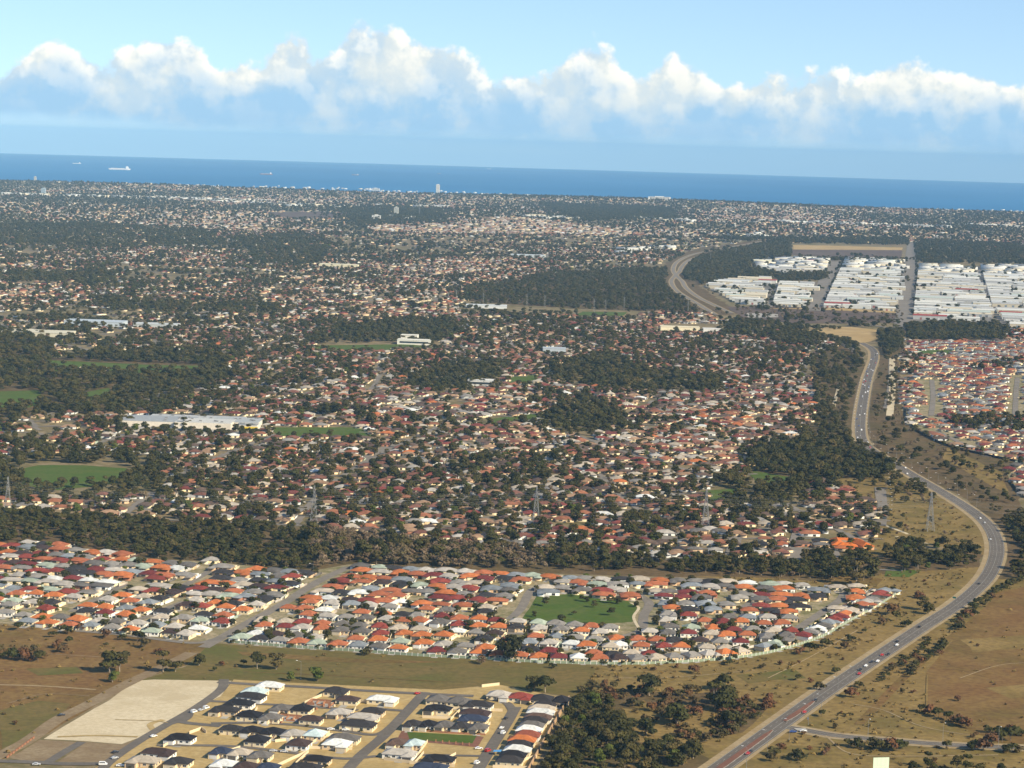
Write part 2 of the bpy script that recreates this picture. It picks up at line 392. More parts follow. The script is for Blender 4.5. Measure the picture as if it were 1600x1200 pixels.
def along(line, step, start=0.0):
    line = np.asarray(line); seg = np.linalg.norm(np.diff(line, axis=0), axis=1); s = np.concatenate([[0], np.cumsum(seg)])
    out = []
    d = start
    while d < s[-1]:
        i = min(int(np.searchsorted(s, d, side='right')) - 1, len(seg) - 1); k = (d - s[i]) / seg[i]
        q = line[i] * (1 - k) + line[i + 1] * k; tt = (line[i + 1] - line[i]) / seg[i]
        out.append((q, tt)); d += step
    return out
def dist_line(line, x, y):
    """distance of points to a polyline"""
    x = np.asarray(x, float); y = np.asarray(y, float); best = np.full(x.shape, 1e9)
    L = np.asarray(line)
    for a, b in zip(L[:-1], L[1:]):
        d = b - a; t = np.clip(((x - a[0]) * d[0] + (y - a[1]) * d[1]) / (d @ d + 1e-9), 0, 1)
        best = np.minimum(best, np.hypot(x - a[0] - t * d[0], y - a[1] - t * d[1]))
    return best

# ------------------------------------------------------------------ land, sea, haze
def build_land():
    ys = np.concatenate([[-3000, -1500, 0, 500], np.geomspace(900, 17300, 90), np.linspace(17400, 17700, 4)])
    us = np.linspace(-1, 1, 61)
    vs_, fs = [], []
    for j, y in enumerate(ys):
        for u in us:
            x = u * (0.40 * max(y, 0) + 1400)
            yy = y
            if j >= len(ys) - 5: yy = y + 90 * math.sin(x / 700.0) + 50 * math.sin(x / 260.0)
            z = float(gz(x, yy))
            if j >= len(ys) - 3: z = -(x * x + yy * yy) / (2 * R_EARTH) + (4.0, 1.0, -6.0)[j - len(ys) + 3]
            vs_.append((x, yy, z))
    n = len(us)
    for j in range(len(ys) - 1):
        for i in range(n - 1):
            a = j * n + i; fs.append((a, a + 1, a + n + 1, a + n))
    link('ground', mesh_np('ground', vs_, fs, SUBURB, smooth=True), kind='structure')
def build_sea():
    m, t, b = material('sea_water')
    pos = t.add('ShaderNodeNewGeometry').outputs['Position']
    n = t.add('ShaderNodeTexNoise', {'Vector': t.add('ShaderNodeMapping', {'Vector': pos, 'Scale': (0.00022, 0.0001, 0)}).outputs[0], 'Scale': 1.0, 'Detail': 6.0}).outputs[0]
    t.l.new(t.mix(t.smooth(n, 0.35, 0.65), (0.02, 0.135, 0.30, 1), (0.03, 0.165, 0.35, 1)), b.inputs['Base Color'])
    b.inputs['Roughness'].default_value = 0.6; b.inputs['Specular IOR Level'].default_value = 0.08
    ys = np.concatenate([[16800, 17500, 18500], np.geomspace(20000, 96000, 60)]); us = np.linspace(-1, 1, 41); vs_, fs = [], []
    for y in ys:
        for u in us:
            x = u * 0.40 * y; vs_.append((x, y, -(x * x + y * y) / (2 * R_EARTH) - 2.0))
    for j in range(len(ys) - 1):
        for i in range(40):
            a = j * 41 + i; fs.append((a, a + 1, a + 42, a + 41))
    link('sea', mesh_np('sea', vs_, fs, m, smooth=True), kind='structure')
def build_haze():
    mb = MB(); mb.box(-45000, 45000, -3600, 98000, -780, 460, bottom=True)
    m = bpy.data.materials.new('haze_air'); m.use_nodes = True; t = NT(m.node_tree); t.n.clear()
    o = t.add('ShaderNodeOutputMaterial')
    v = t.add('ShaderNodeVolumePrincipled', {'Color': (0.38, 0.69, 1.0, 1), 'Density': HAZE_DENSITY, 'Anisotropy': -0.3})
    t.l.new(v.outputs[0], o.inputs['Volume'])
    link('haze', mb.mesh('haze', m), kind='stuff', label='thin blue haze lying over the whole plain and sea', cat='haze')
HAZE_DENSITY = 1.85e-5
build_land(); build_sea(); build_haze()

# ------------------------------------------------------------------ the traced outlines (photo pixels)
EST_NEW = [(365, 1062), (560, 1072), (690, 1078), (780, 1070), (890, 1092), (860, 1145), (830, 1215), (120, 1215), (165, 1192), (265, 1130), (345, 1088)]
EST_MID = [(-30, 858), (0, 852), (90, 847), (130, 862), (215, 872), (330, 878), (480, 893), (545, 882), (690, 888), (880, 898), (940, 906), (1010, 902), (1200, 910), (1330, 920), (1400, 925),
           (1370, 948), (1290, 993), (1200, 1021), (1090, 1034), (930, 1038), (730, 1029), (570, 1019), (358, 1004), (330, 1003), (180, 990), (0, 974), (-30, 972)]
PARK_MID = [(838, 932), (900, 928), (985, 940), (1000, 948), (988, 972), (900, 976), (815, 968)]
FENCE_MID = [(358, 1004), (460, 1012), (570, 1019), (650, 1025), (730, 1029), (830, 1035), (930, 1038), (1010, 1038), (1090, 1034), (1150, 1029), (1200, 1021), (1250, 1008), (1290, 993), (1330, 970), (1370, 948), (1402, 928)]
BUSH_L = [(-40, 797), (0, 800), (120, 805), (250, 815), (400, 822), (480, 835), (500, 870), (480, 893), (330, 878), (215, 870), (130, 860), (90, 846), (0, 850), (-40, 850)]
BUSH_M = [(480, 828), (650, 848), (780, 858), (860, 862), (860, 890), (690, 886), (545, 880), (490, 890)]
BUSH_R = [(850, 860), (900, 862), (1000, 872), (1050, 876), (1150, 878), (1250, 878), (1300, 868), (1345, 868), (1375, 885), (1365, 908), (1310, 908), (1200, 900), (1080, 898), (1000, 888), (940, 895), (850, 888)]
BUSH_R2 = [(1380, 865), (1440, 850), (1500, 862), (1535, 868), (1528, 885), (1480, 892), (1400, 893)]
GROVE = [(1168, 712), (1195, 698), (1240, 692), (1330, 697), (1385, 722), (1395, 740), (1350, 748), (1250, 748), (1185, 740)]
GROVE2 = [(1110, 752), (1180, 742), (1250, 750), (1262, 785), (1190, 800), (1120, 780)]
WOOD_FAR = [(712, 468), (760, 452), (850, 430), (960, 424), (1045, 420), (1058, 446), (1085, 472), (1130, 490), (1010, 486), (900, 482), (800, 476)]
WOOD_LEFT = [(-40, 525), (50, 525), (80, 560), (200, 552), (350, 558), (358, 590), (300, 612), (235, 640), (180, 648), (90, 645), (0, 655), (-40, 655)]
WOOD_C = [(490, 525), (540, 512), (620, 503), (700, 500), (725, 520), (660, 540), (560, 545), (490, 542)]
WOOD_C2 = [(640, 590), (720, 568), (780, 575), (770, 600), (700, 615), (640, 605)]
WOOD_C3 = [(860, 570), (960, 555), (1010, 580), (1120, 590), (1130, 612), (1000, 612), (870, 600)]
WOOD_C4 = [(840, 655), (900, 625), (960, 640), (980, 665), (900, 675), (850, 672)]
WOOD_OVAL = [(-20, 715), (200, 706), (260, 718), (250, 760), (210, 775), (0, 775), (-20, 770)]
OVAL = [(22, 735), (60, 727), (130, 727), (198, 732), (206, 742), (196, 753), (150, 760), (90, 766), (35, 758)]
LAWNS = [[(-30, 613), (60, 610), (70, 630), (30, 640), (-30, 640)], [(75, 563), (140, 566), (225, 570), (320, 572), (310, 586), (180, 584), (80, 580)], [(130, 615), (170, 606), (180, 625), (140, 632)],
         [(1095, 768), (1145, 764), (1165, 775), (1110, 785)], [(785, 590), (840, 586), (845, 598), (795, 600)], [(420, 668), (560, 668), (590, 682), (440, 684)], [(1420, 548), (1570, 545), (1590, 551), (1440, 554)],
         [(760, 655), (850, 645), (850, 655), (770, 662)], [(1170, 735), (1250, 748), (1220, 760), (1180, 752)], [(910, 487), (980, 488), (975, 494), (900, 493)], [(480, 540), (640, 538), (700, 546), (500, 548)]]
EAST_EST = [(1418, 598), (1440, 572), (1500, 545), (1640, 548), (1640, 735), (1600, 722), (1540, 708), (1478, 690), (1440, 672), (1416, 652)]
EAST_EST2 = [(1575, 730), (1640, 722), (1640, 800), (1596, 775), (1578, 752)]
STRIP_EST = [(1418, 536), (1500, 533), (1640, 535), (1640, 546), (1430, 548)]
BELT = [(1412, 508), (1500, 506), (1575, 512), (1570, 532), (1420, 533)]
HEATH = [(1138, 480), (1200, 478), (1410, 486), (1412, 504), (1250, 506), (1160, 498)]
OCHRE1 = [(1238, 513), (1330, 511), (1372, 516), (1374, 532), (1345, 536), (1290, 524)]
OCHRE2 = [(1238, 383), (1300, 384), (1410, 387), (1410, 391), (1240, 390)]
GREYF = [(1234, 390), (1410, 391), (1408, 404), (1330, 405), (1234, 398)]
AIRF = [(415, 332), (500, 331), (545, 335), (530, 341), (440, 341)]
RESERVE = [(1290, 748), (1345, 742), (1400, 738), (1470, 770), (1520, 800), (1545, 840), (1545, 868), (1500, 862), (1440, 848), (1380, 868), (1345, 868), (1370, 835), (1375, 800), (1330, 765)]
HWY_L = [(1265, 560), (1320, 530), (1345, 545), (1352, 575), (1342, 640), (1340, 690), (1300, 700), (1245, 688), (1275, 640)]
HWY_R = [(1372, 520), (1410, 515), (1412, 560), (1405, 600), (1415, 660), (1480, 695), (1600, 725), (1580, 735), (1600, 800), (1640, 800), (1640, 905), (1560, 905), (1575, 860), (1560, 820), (1500, 775), (1420, 735), (1365, 700), (1352, 660), (1362, 610), (1375, 560)]
IND = [[(1100, 447), (1140, 438), (1200, 436), (1208, 440), (1196, 480), (1150, 474)], [(1205, 478), (1216, 444), (1276, 440), (1262, 481)],
       [(1178, 408), (1230, 404), (1300, 404), (1290, 428), (1215, 426), (1178, 418)], [(1284, 482), (1320, 404), (1412, 407), (1402, 487)],
       [(1424, 502), (1434, 414), (1520, 416), (1560, 500), (1562, 510)], [(1575, 512), (1548, 480), (1530, 416), (1640, 416), (1640, 514)]]
SAND_LOT = [(213, 1064), (240, 1062), (362, 1064), (345, 1088), (300, 1110), (255, 1132), (230, 1148), (190, 1163), (130, 1158), (68, 1155), (100, 1135), (170, 1095)]
LOT_A = [(15, 1185), (62, 1156), (128, 1160), (76, 1190), (40, 1189)]
LOT_B = [(134, 1160), (190, 1164), (235, 1152), (180, 1180), (158, 1194), (90, 1191)]
FIELD_LEFT = [(-60, 974), (0, 976), (180, 992), (330, 1006), (290, 1040), (215, 1062), (100, 1130), (0, 1190), (-60, 1215)]
FIELD_MID = [(330, 1005), (570, 1021), (930, 1040), (925, 1072), (900, 1090), (780, 1072), (690, 1080), (560, 1076), (362, 1064), (213, 1064), (290, 1042)]
FIELD_RIGHT = [(930, 1040), (1090, 1036), (1200, 1023), (1290, 995), (1370, 950), (1400, 927), (1330, 921), (1200, 910), (1080, 900), (1200, 903), (1310, 910), (1400, 894), (1530, 886), (1560, 905), (1660, 900), (1660, 1220), (840, 1220), (892, 1095)]
PADDOCK = [(1560, 925), (1660, 905), (1660, 1165), (1560, 1160), (1510, 1140), (1448, 1112), (1448, 1050), (1500, 985)]
WOODL = [(902, 1100), (935, 1098), (975, 1108), (985, 1135), (1000, 1160), (1080, 1172), (1108, 1185), (1085, 1215), (846, 1215), (866, 1165)]
SCRUB_A = [(905, 1082), (930, 1072), (1000, 1075), (1080, 1080), (1120, 1070), (1150, 1085), (1220, 1100), (1200, 1125), (1160, 1150), (1125, 1168), (1060, 1160), (1000, 1150), (990, 1110), (930, 1098)]

INDG = ground_mat('industrial_yard', [(0.20, 0.185, 0.16), (0.16, 0.15, 0.13), (0.25, 0.23, 0.20), (0.12, 0.11, 0.10)], (0.01, 0.03, 0.1))
FARW = [[(-60, 352), (150, 350), (340, 362), (330, 384), (150, 386), (-60, 378)], [(375, 372), (470, 366), (510, 392), (500, 415), (400, 412)], [(525, 330), (690, 328), (700, 350), (560, 352)], [(840, 318), (1050, 326), (1060, 345), (900, 345)], [(150, 470), (420, 478), (440, 492), (180, 486)], [(20, 425), (180, 430), (160, 446), (10, 440)]]
def build_patches():
    patch('scrub_ground', [(-60, 790), (250, 812), (480, 825), (860, 858), (1000, 868), (1300, 862), (1345, 860), (1535, 862), (1530, 888), (1365, 912), (1200, 905), (1000, 900), (690, 892), (545, 884), (480, 898), (215, 876), (90, 848), (-60, 856)], SCRUBG, 0.03, 5)
    patch('dry_field', FIELD_LEFT, RUST, 0.04, 3)
    patch('grass_field', FIELD_MID, OLIVE, 0.05, 2)
    patch('roadside_field', FIELD_RIGHT, DRY, 0.04, 4)
    patch('paddock', PADDOCK, RUST, 0.08, 2)
    patch('woodland_floor', WOODL, SCRUBG, 0.09, 5)
    patch('scrub_floor', [(905, 1085), (990, 1078), (1080, 1085), (1130, 1078), (1200, 1105), (1160, 1145), (1100, 1155), (1110, 1120), (1000, 1110), (930, 1100)], SCRUBG, 0.08, 6)
    patch('estate_ground', EST_MID, GARDEN, 0.06, 1.5)
    patch('park_lawn', PARK_MID, LAWN, 0.10, 1.5)
    patch('new_estate_ground', EST_NEW, YARD, 0.09, 1)
    patch('sand_pad', SAND_LOT, SAND, 0.12, 1.2)
    patch('brown_lot', LOT_A, BROWNLOT, 0.12, 0.6); patch('brown_lot', LOT_B, BROWNLOT, 0.12, 0.6)
    patch('reserve_field', RESERVE, DRY, 0.06, 6)
    patch('roadside_heath', HWY_R, SCRUBG, 0.05, 6); patch('roadside_heath', HWY_L, SCRUBG, 0.05, 6)
    patch('dry_clearing', [(1480, 700), (1560, 735), (1575, 770), (1550, 760), (1470, 715)], DRY, 0.12, 5)
    patch('dry_clearing', [(1400, 560), (1470, 556), (1440, 572), (1412, 590)], DRY, 0.12, 5)
    patch('forest_floor', [(1040, 412), (1060, 398), (1100, 386), (1200, 374), (1236, 380), (1236, 402), (1178, 404), (1172, 420), (1212, 430), (1140, 437), (1092, 446), (1120, 466), (1160, 490), (1110, 494), (1050, 460), (1036, 430)], SCRUBG, 0.22, 12)
    patch('forest_floor', WOOD_FAR, SCRUBG, 0.2, 12); patch('forest_floor', WOOD_LEFT, SCRUBG, 0.12, 8); patch('forest_floor', GROVE, SCRUBG, 0.12, 8); patch('forest_floor', BELT, SCRUBG, 0.2, 8)
    patch('park_lawn', OVAL, LAWN, 0.2, 2, step=12)
    for q in LAWNS: patch('park_lawn', q, LAWN, 0.3, 4)
    patch('estate_ground', EAST_EST, GARDEN, 0.15, 3); patch('estate_ground', EAST_EST2, GARDEN, 0.15, 3); patch('estate_ground', STRIP_EST, GARDEN, 0.2, 3)
    patch('heath_ground', HEATH, PURPLE, 0.3, 10); patch('ochre_ground', OCHRE1, OCHRE, 0.35, 10)
    patch('ochre_ground', OCHRE2, OCHRE, 0.4, 10); patch('grey_field', GREYF, PURPLE, 0.35, 10); patch('grey_field', AIRF, PURPLE, 0.6, 20)
    patch('ochre_ground', [(1190, 482), (1300, 481), (1410, 487), (1410, 490), (1300, 485)], OCHRE, 0.5, 6)
    patch('ochre_ground', [(1575, 514), (1640, 514), (1640, 522), (1580, 521)], OCHRE, 0.5, 6)
    for q in IND: patch('industrial_ground', q, INDG, 0.3, 6)
    patch('industrial_ground', [(1165, 489), (1215, 491), (1215, 496), (1170, 497)], PALECONC, 0.5, 6)
    # bare earth and greener patches with their own outline
    for q, m in (([(40, 1045), (120, 1042), (130, 1052), (60, 1056)], OLIVE), ([(0, 1110), (60, 1095), (110, 1100), (40, 1160), (0, 1180)], OLIVE), ([(370, 1018), (560, 1030), (700, 1035), (560, 1036), (380, 1024)], RUST),
                 ([(250, 1046), (360, 1040), (420, 1055), (330, 1060), (260, 1058)], OLIVE), ([(1150, 1055), (1240, 1045), (1260, 1060), (1170, 1068)], OLIVE), ([(1280, 870 + 20), (1380, 905), (1370, 915), (1290, 915)], RUST),
                 ([(1385, 888), (1440, 892), (1420, 902), (1382, 901)], LAWN), ([(980, 1098), (1110, 1102), (1140, 1120), (1080, 1135), (1010, 1125)], DRY), ([(1020, 1150), (1090, 1155), (1080, 1165), (1030, 1160)], DRY),
                 ([(1540, 1075), (1600, 1070), (1640, 1085), (1580, 1092)], DRY), ([(1500, 1000), (1640, 990), (1640, 1010), (1520, 1020)], DRY)):
        patch('grass_patch', q, m, 0.15, 4)
build_patches()

# ------------------------------------------------------------------ roads
HWY = px_line([(1075, 1235), (1150, 1182), (1215, 1135), (1285, 1085), (1350, 1041), (1440, 981), (1500, 942), (1540, 905), (1556, 872), (1556, 845), (1543, 820), (1515, 796), (1470, 768), (1425, 742), (1385, 717), (1352, 695), (1344, 670), (1348, 630), (1356, 590), (1366, 560), (1362, 545), (1338, 532)], 10)
SIDE = px_line([(1232, 1137), (1262, 1142), (1310, 1150), (1400, 1158), (1500, 1165), (1660, 1171)], 8)
FREEWAY = px_line([(1144, 490), (1118, 478), (1090, 464), (1072, 450), (1066, 440), (1056, 430), (1052, 420), (1060, 408), (1085, 397), (1125, 389), (1165, 382), (1195, 376)], 6)
FREEWAY2 = px_line([(1118, 492), (1085, 472), (1058, 455), (1049, 441), (1054, 432), (1062, 424), (1066, 416), (1078, 406), (1110, 396), (1150, 389), (1190, 380)], 6)
def build_roads():
    sh = ribbon('road_verge', HWY, -11.5, 9.5, GRAVEL, 0.11)
    hw = ribbon('highway', HWY, -6.9, 6.9, ASPH, 0.20)
    n = len(HWY)
    for a, b in ((-6.4, -6.2), (6.2, 6.4), (-0.08, 0.08)):
        ribbon('edge_line', HWY, a, b, LINE, 0.42, parent=hw)
    for o in (-3.2, 3.2):
        mb = MB()
        for q, t in along(HWY[:150], 12.0):
            nn = np.array([t[1], -t[0]]); a = q + nn * (o - .08); b = q + nn * (o + .08)
            z = float(gz(*q)) + 0.60
            mb.face([(a[0], a[1], z), (b[0], b[1], z), (b[0] + 4 * t[0], b[1] + 4 * t[1], z), (a[0] + 4 * t[0], a[1] + 4 * t[1], z)])
        link('lane_line', mb.mesh('lane_line', LINE), parent=hw, kind='structure')
    ribbon('road_verge', SIDE, -9, 9, GRAVEL, 0.10)
    sr = ribbon('side_road', SIDE, -4.6, 4.6, ASPH, 0.19)
    for a, b in ((-4.2, -4.0), (4.0, 4.2), (-0.1, 0.1)): ribbon('edge_line', SIDE, a, b, LINE, 0.46, parent=sr)
    # raised red-brick median islands with pale kerbs near the junction
    for px in ([(1108, 1213), (1150, 1183), (1185, 1158), (1207, 1142)], [(1226, 1128), (1250, 1112), (1275, 1094)]):
        l = px_line(px, 6); w = np.interp(np.arange(len(l)), [0, 3, len(l) - 4, len(l) - 1], [1.2, 2.2, 1.6, 0.5])
        k = ribbon('median_kerb', l, -w - .3, w + .3, PALECONC, 0.44); ribbon('median_paving', l, -w, w, REDPAVE, 0.64, parent=k)
    k = patch('median_kerb', [(1240, 1139), (1258, 1139), (1262, 1142), (1246, 1143)], PALECONC, 0.55, 0)
    for nm, l in (('freeway', FREEWAY), ('freeway', FREEWAY2)):
        ribbon('freeway_verge', l, -8, 8, GRAVEL, 0.45); ribbon(nm, l, -4.8, 4.8, ASPHL, 0.7)
    # long straight streets between the industrial blocks and far roads
    for px, w in (([(1270, 486), (1300, 420), (1312, 404)], 22), ([(1414, 515), (1418, 470), (1425, 404), (1427, 378)], 24), ([(1570, 510), (1545, 470), (1528, 416)], 20), ([(1200, 480), (1212, 440)], 10), ([(1360, 508), (1408, 516)], 8)):
        ribbon('industrial_road', px_line(px, 6), -w, w, ASPHL, 0.7)
    for px, w in (([(175, 652), (215, 632), (262, 612), (300, 598)], 7), ([(215, 815), (232, 798), (248, 770)], 5.5), ([(1375, 822), (1378, 795), (1375, 762)], 6), ([(1035, 870), (1045, 832), (1052, 825)], 5), ([(1142, 875), (1150, 838), (1155, 826)], 6), ([(1240, 876), (1246, 838), (1252, 828)], 6),
                  ([(1000, 755), (1030, 775), (1045, 812)], 5.5), ([(1120, 680), (1180, 662), (1205, 652)], 7), ([(560, 722), (590, 705), (620, 692)], 6), ([(920, 715), (935, 695), (945, 688)], 7), ([(640, 480), (690, 470), (740, 455)], 10), ([(380, 470), (340, 485), (300, 492)], 14), ([(1455, 650), (1458, 620), (1456, 594)], 4),
                  ([(1465, 675), (1520, 700), (1570, 712)], 4), ([(1586, 650), (1588, 610), (1590, 590)], 4), ([(1150, 735), (1165, 715), (1172, 700)], 6), ([(380, 800), (386, 780), (390, 755)], 5), ([(1345, 560), (1330, 545), (1300, 530)], 6), ([(860, 450 + 95), (830, 560)], 6), ([(690, 800), (780, 790)], 4), ([(1385, 640), (1392, 600), (1393, 560)], 5)):
        ribbon('street', px_line(px, 5), -w, w, ASPHL, 0.35)
    ribbon('sandy_track', px_line([(1390, 650), (1394, 610), (1394, 560)], 5), -5, 5, SAND, 0.4)
    ribbon('concrete_path', px_line([(1302, 638), (1312, 598)], 3), -2.5, 2.5, SAND, 0.5)
    for px in ([(1420, 835), (1360, 812), (1480, 820)], [(1400, 838), (1450, 850)]): ribbon('sandy_track', px_line(px[:2], 4), -2, 2, SAND, 0.12)
    # streets of the walled estate
    for px, w in (([(318, 1012), (345, 997), (390, 972), (440, 945), (495, 910), (545, 886)], 4.4), ([(110, 956), (155, 934), (197, 913)], 2.8), ([(219, 968), (255, 953), (287, 940)], 2.8), ([(290, 914), (318, 898), (342, 882)], 3.4), ([(797, 968), (815, 950), (828, 925), (846, 915)], 3.6),
                  ([(960, 998), (1000, 986), (1006, 962), (1014, 942), (990, 925)], 3.8), ([(1241, 986), (1280, 960), (1312, 938), (1320, 926)], 3.8), ([(1140, 960), (1170, 945), (1180, 935)], 4), ([(640, 905), (620, 920)], 4), ([(672, 978), (666, 958), (640, 948)], 4), ([(700, 985), (800, 990), (960, 998)], 3.5),
                  ([(20, 905), (60, 890)], 4), ([(345, 997), (300, 1005), (200, 993), (110, 985)], 3.0), ([(520, 978), (560, 962), (572, 950)], 3.5)):
        ribbon('estate_street', px_line(px, 5), -w, w, ASPHL, 0.16)
    # streets of the new estate
    for px, w in (([(350, 1062), (345, 1078), (305, 1107), (262, 1132), (215, 1160), (172, 1190), (150, 1215)], 3.3), ([(262, 1132), (278, 1128), (300, 1131), (345, 1135)], 3.2), ([(296, 1112), (292, 1122), (278, 1130)], 3), ([(340, 1066), (400, 1070), (480, 1074), (560, 1079), (650, 1084), (740, 1088)], 3.2),
                  ([(664, 1082), (640, 1108), (600, 1150), (565, 1180), (535, 1212)], 3.7), ([(806, 1105), (792, 1130), (768, 1168), (740, 1215)], 3.7), ([(620, 1128), (590, 1148), (540, 1143), (470, 1134), (400, 1130), (330, 1131)], 2.6), ([(590, 1182), (540, 1186), (480, 1180), (420, 1172), (350, 1166), (245, 1165)], 2.4),
                  ([(-30, 1189), (40, 1191), (100, 1194), (165, 1194)], 3.4), ([(76, 1191), (100, 1176), (128, 1160)], 3), ([(802, 1112), (790, 1098), (760, 1092), (800, 1092), (835, 1098)], 3), ([(660, 1180), (760, 1182)], 2.2), ([(330, 1096), (400, 1100), (500, 1106), (560, 1110)], 2.4), ([(640, 1112), (590, 1108)], 2.6)):
        ribbon('new_estate_street', px_line(px, 5), -w, w, ASPH, 0.19)
    ribbon('dirt_track', px_line([(-30, 1195), (40, 1160), (90, 1125), (140, 1100), (200, 1068), (250, 1045), (300, 1020)], 5), -5, 5, BROWNLOT, 0.16)
    # wheel ruts and scraped marks on the sand pad and the fields
    for px, w, m in (([(180, 1125), (240, 1127), (262, 1130)], .5, YARD), ([(90, 1152), (150, 1150), (215, 1152)], 1.2, YARD), ([(255, 1125), (235, 1132), (240, 1142)], 2.0, YARD),
                     ([(1330, 1100), (1380, 1110), (1440, 1135), (1520, 1150)], .5, GRAVEL), ([(1290, 1150), (1330, 1178), (1420, 1182), (1560, 1180)], .7, GRAVEL), ([(1200, 1060), (1260, 1030), (1340, 985)], .5, GRAVEL), ([(960, 1060), (1060, 1058), (1180, 1048)], .5, GRAVEL), ([(380, 1050), (520, 1056), (700, 1066)], .5, RUST), ([(1500, 1060), (1560, 1040), (1620, 1035)], .5, GRAVEL), ([(20, 1020), (110, 1024), (200, 1030)], .5, GRAVEL), ([(10, 1100), (70, 1085), (140, 1088)], .5, BROWNLOT)):
        ribbon('wheel_track', px_line(px, 6), -w, w, m, 0.24)
    ribbon('dirt_track', px_line([(-30, 1070), (60, 1072), (150, 1078)], 5), -1.2, 1.2, GRAVEL, 0.2)
    ribbon('dirt_track', px_line([(1448, 1110), (1448, 1085), (1449, 1055)], 5), -.6, .6, DRY, 0.3)
    ribbon('dirt_track', px_line([(1320, 1130), (1400, 1050), (1480, 985), (1560, 930)], 5), 6, 12, RUST, 0.17)
    ribbon('footpath', px_line([(985, 942), (998, 950), (990, 965), (1000, 985)], 5), -1.2, 1.2, SAND, 0.2)
    patch('estate_lawn', [(636, 1144), (745, 1150), (738, 1162), (640, 1156)], LAWN, 0.2, 0.3)
    patch('estate_lawn', [(628, 1142), (636, 1144), (640, 1156), (690, 1158), (738, 1162), (745, 1150), (756, 1152), (746, 1168), (620, 1156)], REDPAVE, 0.16, 0.3)
build_roads()

# ------------------------------------------------------------------ trees and shrubs
def crown_mesh(name, mat, seed, lobes, n, leaf, flat=0.35, z0=0.0):
    """leaf clumps spread over and through several lobes; each clump is one bent quad turned roughly outwards"""
    r = np.random.default_rng(seed); vs_, fs = [], []
    vol = np.array([l[3] * l[4] * l[5] for l in lobes]) ** (2 / 3); vol /= vol.sum()
    for k in range(n):
        l = lobes[r.choice(len(lobes), p=vol)]
        d = r.normal(size=3); d /= np.linalg.norm(d)
        if d[2] < -0.35: d[2] *= -0.6; d /= np.linalg.norm(d)
        rr = 1.0 - 0.42 * r.random() ** 1.6 + 0.10 * r.normal()
        c = np.array(l[:3]) + d * np.array(l[3:6]) * rr
        nrm = d * np.array([1 / l[3], 1 / l[4], 1 / l[5]]); nrm /= np.linalg.norm(nrm)
        nrm = nrm + flat * r.normal(size=3); nrm /= np.linalg.norm(nrm)
        u = np.cross(nrm, r.normal(size=3)); u /= np.linalg.norm(u) + 1e-9; w = np.cross(nrm, u)
        s = leaf * (0.6 + 0.8 * r.random()); b = len(vs_)
        vs_ += [c + s * (-u - 0.55 * w), c + s * (u - 0.6 * w) - nrm * s * .2, c + s * (0.9 * u + 0.7 * w), c + s * (-0.8 * u + 0.6 * w) - nrm * s * .25]
        fs.append((b, b + 1, b + 2, b + 3))
    return mesh_np(name, vs_, fs, mat)
def trunk_mesh(name, mat, seed, lobes, r0):
    r = np.random.default_rng(seed); mb = MB(); top = min(l[2] for l in lobes)
    prev = Vector((0, 0, -0.4)); fork = Vector((r.normal() * 0.25, r.normal() * 0.25, top * 0.55))
    mb.bar(prev, fork, r0, 0, r0 * 0.75)
    for l in lobes: mb.bar(fork, (l[0] * .9, l[1] * .9, l[2] + 0.2 * l[5]), r0 * 0.6, 0, r0 * 0.15)
    return mb.mesh(name, mat)
def lobeset(seed, n, h, r, spread, low=0.5):
    g = np.random.default_rng(seed); out = []
    for i in range(n):
        a = 2 * math.pi * (i + g.random() * .6) / n; q = spread * (0.5 + 0.5 * g.random()) if i else spread * .2
        rad_ = r * (0.65 + 0.5 * g.random())
        out.append((q * math.cos(a), q * math.sin(a), h * (low + (0.85 - low) * g.random() if i else 0.78) - 0.0, rad_, rad_, rad_ * (0.62 + .25 * g.random())))
    return out
KIND = {}
def kind(name, mat, bark, specs):
    KIND[name] = []
    for i, (n, h, r, spread, low, leaves, leaf, tr) in enumerate(specs):
        lb = lobeset(hash_(name, i), n, h, r, spread, low)
        KIND[name].append((crown_mesh(name + '_crown', mat, hash_(name, i + 20), lb, leaves, leaf), trunk_mesh(name + '_trunk', bark, hash_(name, i + 40), lb, tr)))
def hash_(a, b): return (sum(ord(c) * (k + 3) for k, c in enumerate(a)) * 31 + b * 7919) % 99991
kind('gum_tree', L_GUM, BARK, [(9, 11.5, 2.7, 2.9, .34, 560, .62, .30), (10, 13.0, 2.7, 3.3, .32, 620, .62, .34), (7, 9.5, 2.6, 2.3, .34, 430, .60, .26), (9, 14.5, 2.6, 2.6, .32, 560, .62, .32)])
kind('broad_tree', L_DARK, BARK, [(8, 9.0, 2.9, 2.8, .26, 560, .60, .34), (10, 10.0, 3.0, 3.5, .26, 640, .62, .38), (7, 7.8, 2.6, 2.2, .26, 430, .58, .28)])
kind('bright_tree', L_BRIGHT, BARK, [(7, 8.0, 2.4, 2.2, .26, 440, .56, .26), (8, 9.5, 2.6, 2.7, .26, 500, .58, .28)])
kind('scrub_tree', L_SCRUB, TWIG, [(6, 6.0, 1.8, 2.0, .30, 230, .46, .14), (7, 5.2, 1.8, 2.3, .28, 240, .45, .12), (6, 7.0, 1.9, 1.8, .3, 230, .46, .14)])
kind('shrub', L_DARK, TWIG, [(4, 3.2, 1.5, 1.5, .28, 150, .42, .1), (5, 2.7, 1.5, 2.0, .25, 160, .42, .1)])
kind('brown_shrub', L_RUSTY, TWIG, [(4, 2.6, 1.4, 1.6, .25, 130, .42, .1), (5, 3.4, 1.6, 2.0, .28, 160, .44, .1)])
kind('tuft', L_TUFT, TWIG, [(3, 0.9, .7, .8, .2, 26, .42, .05), (4, 1.1, .8, 1.1, .2, 30, .42, .05)])
NTREE = {'tree': 0, 'shrub': 0}; SRC = {}
LABELS_USED = {}
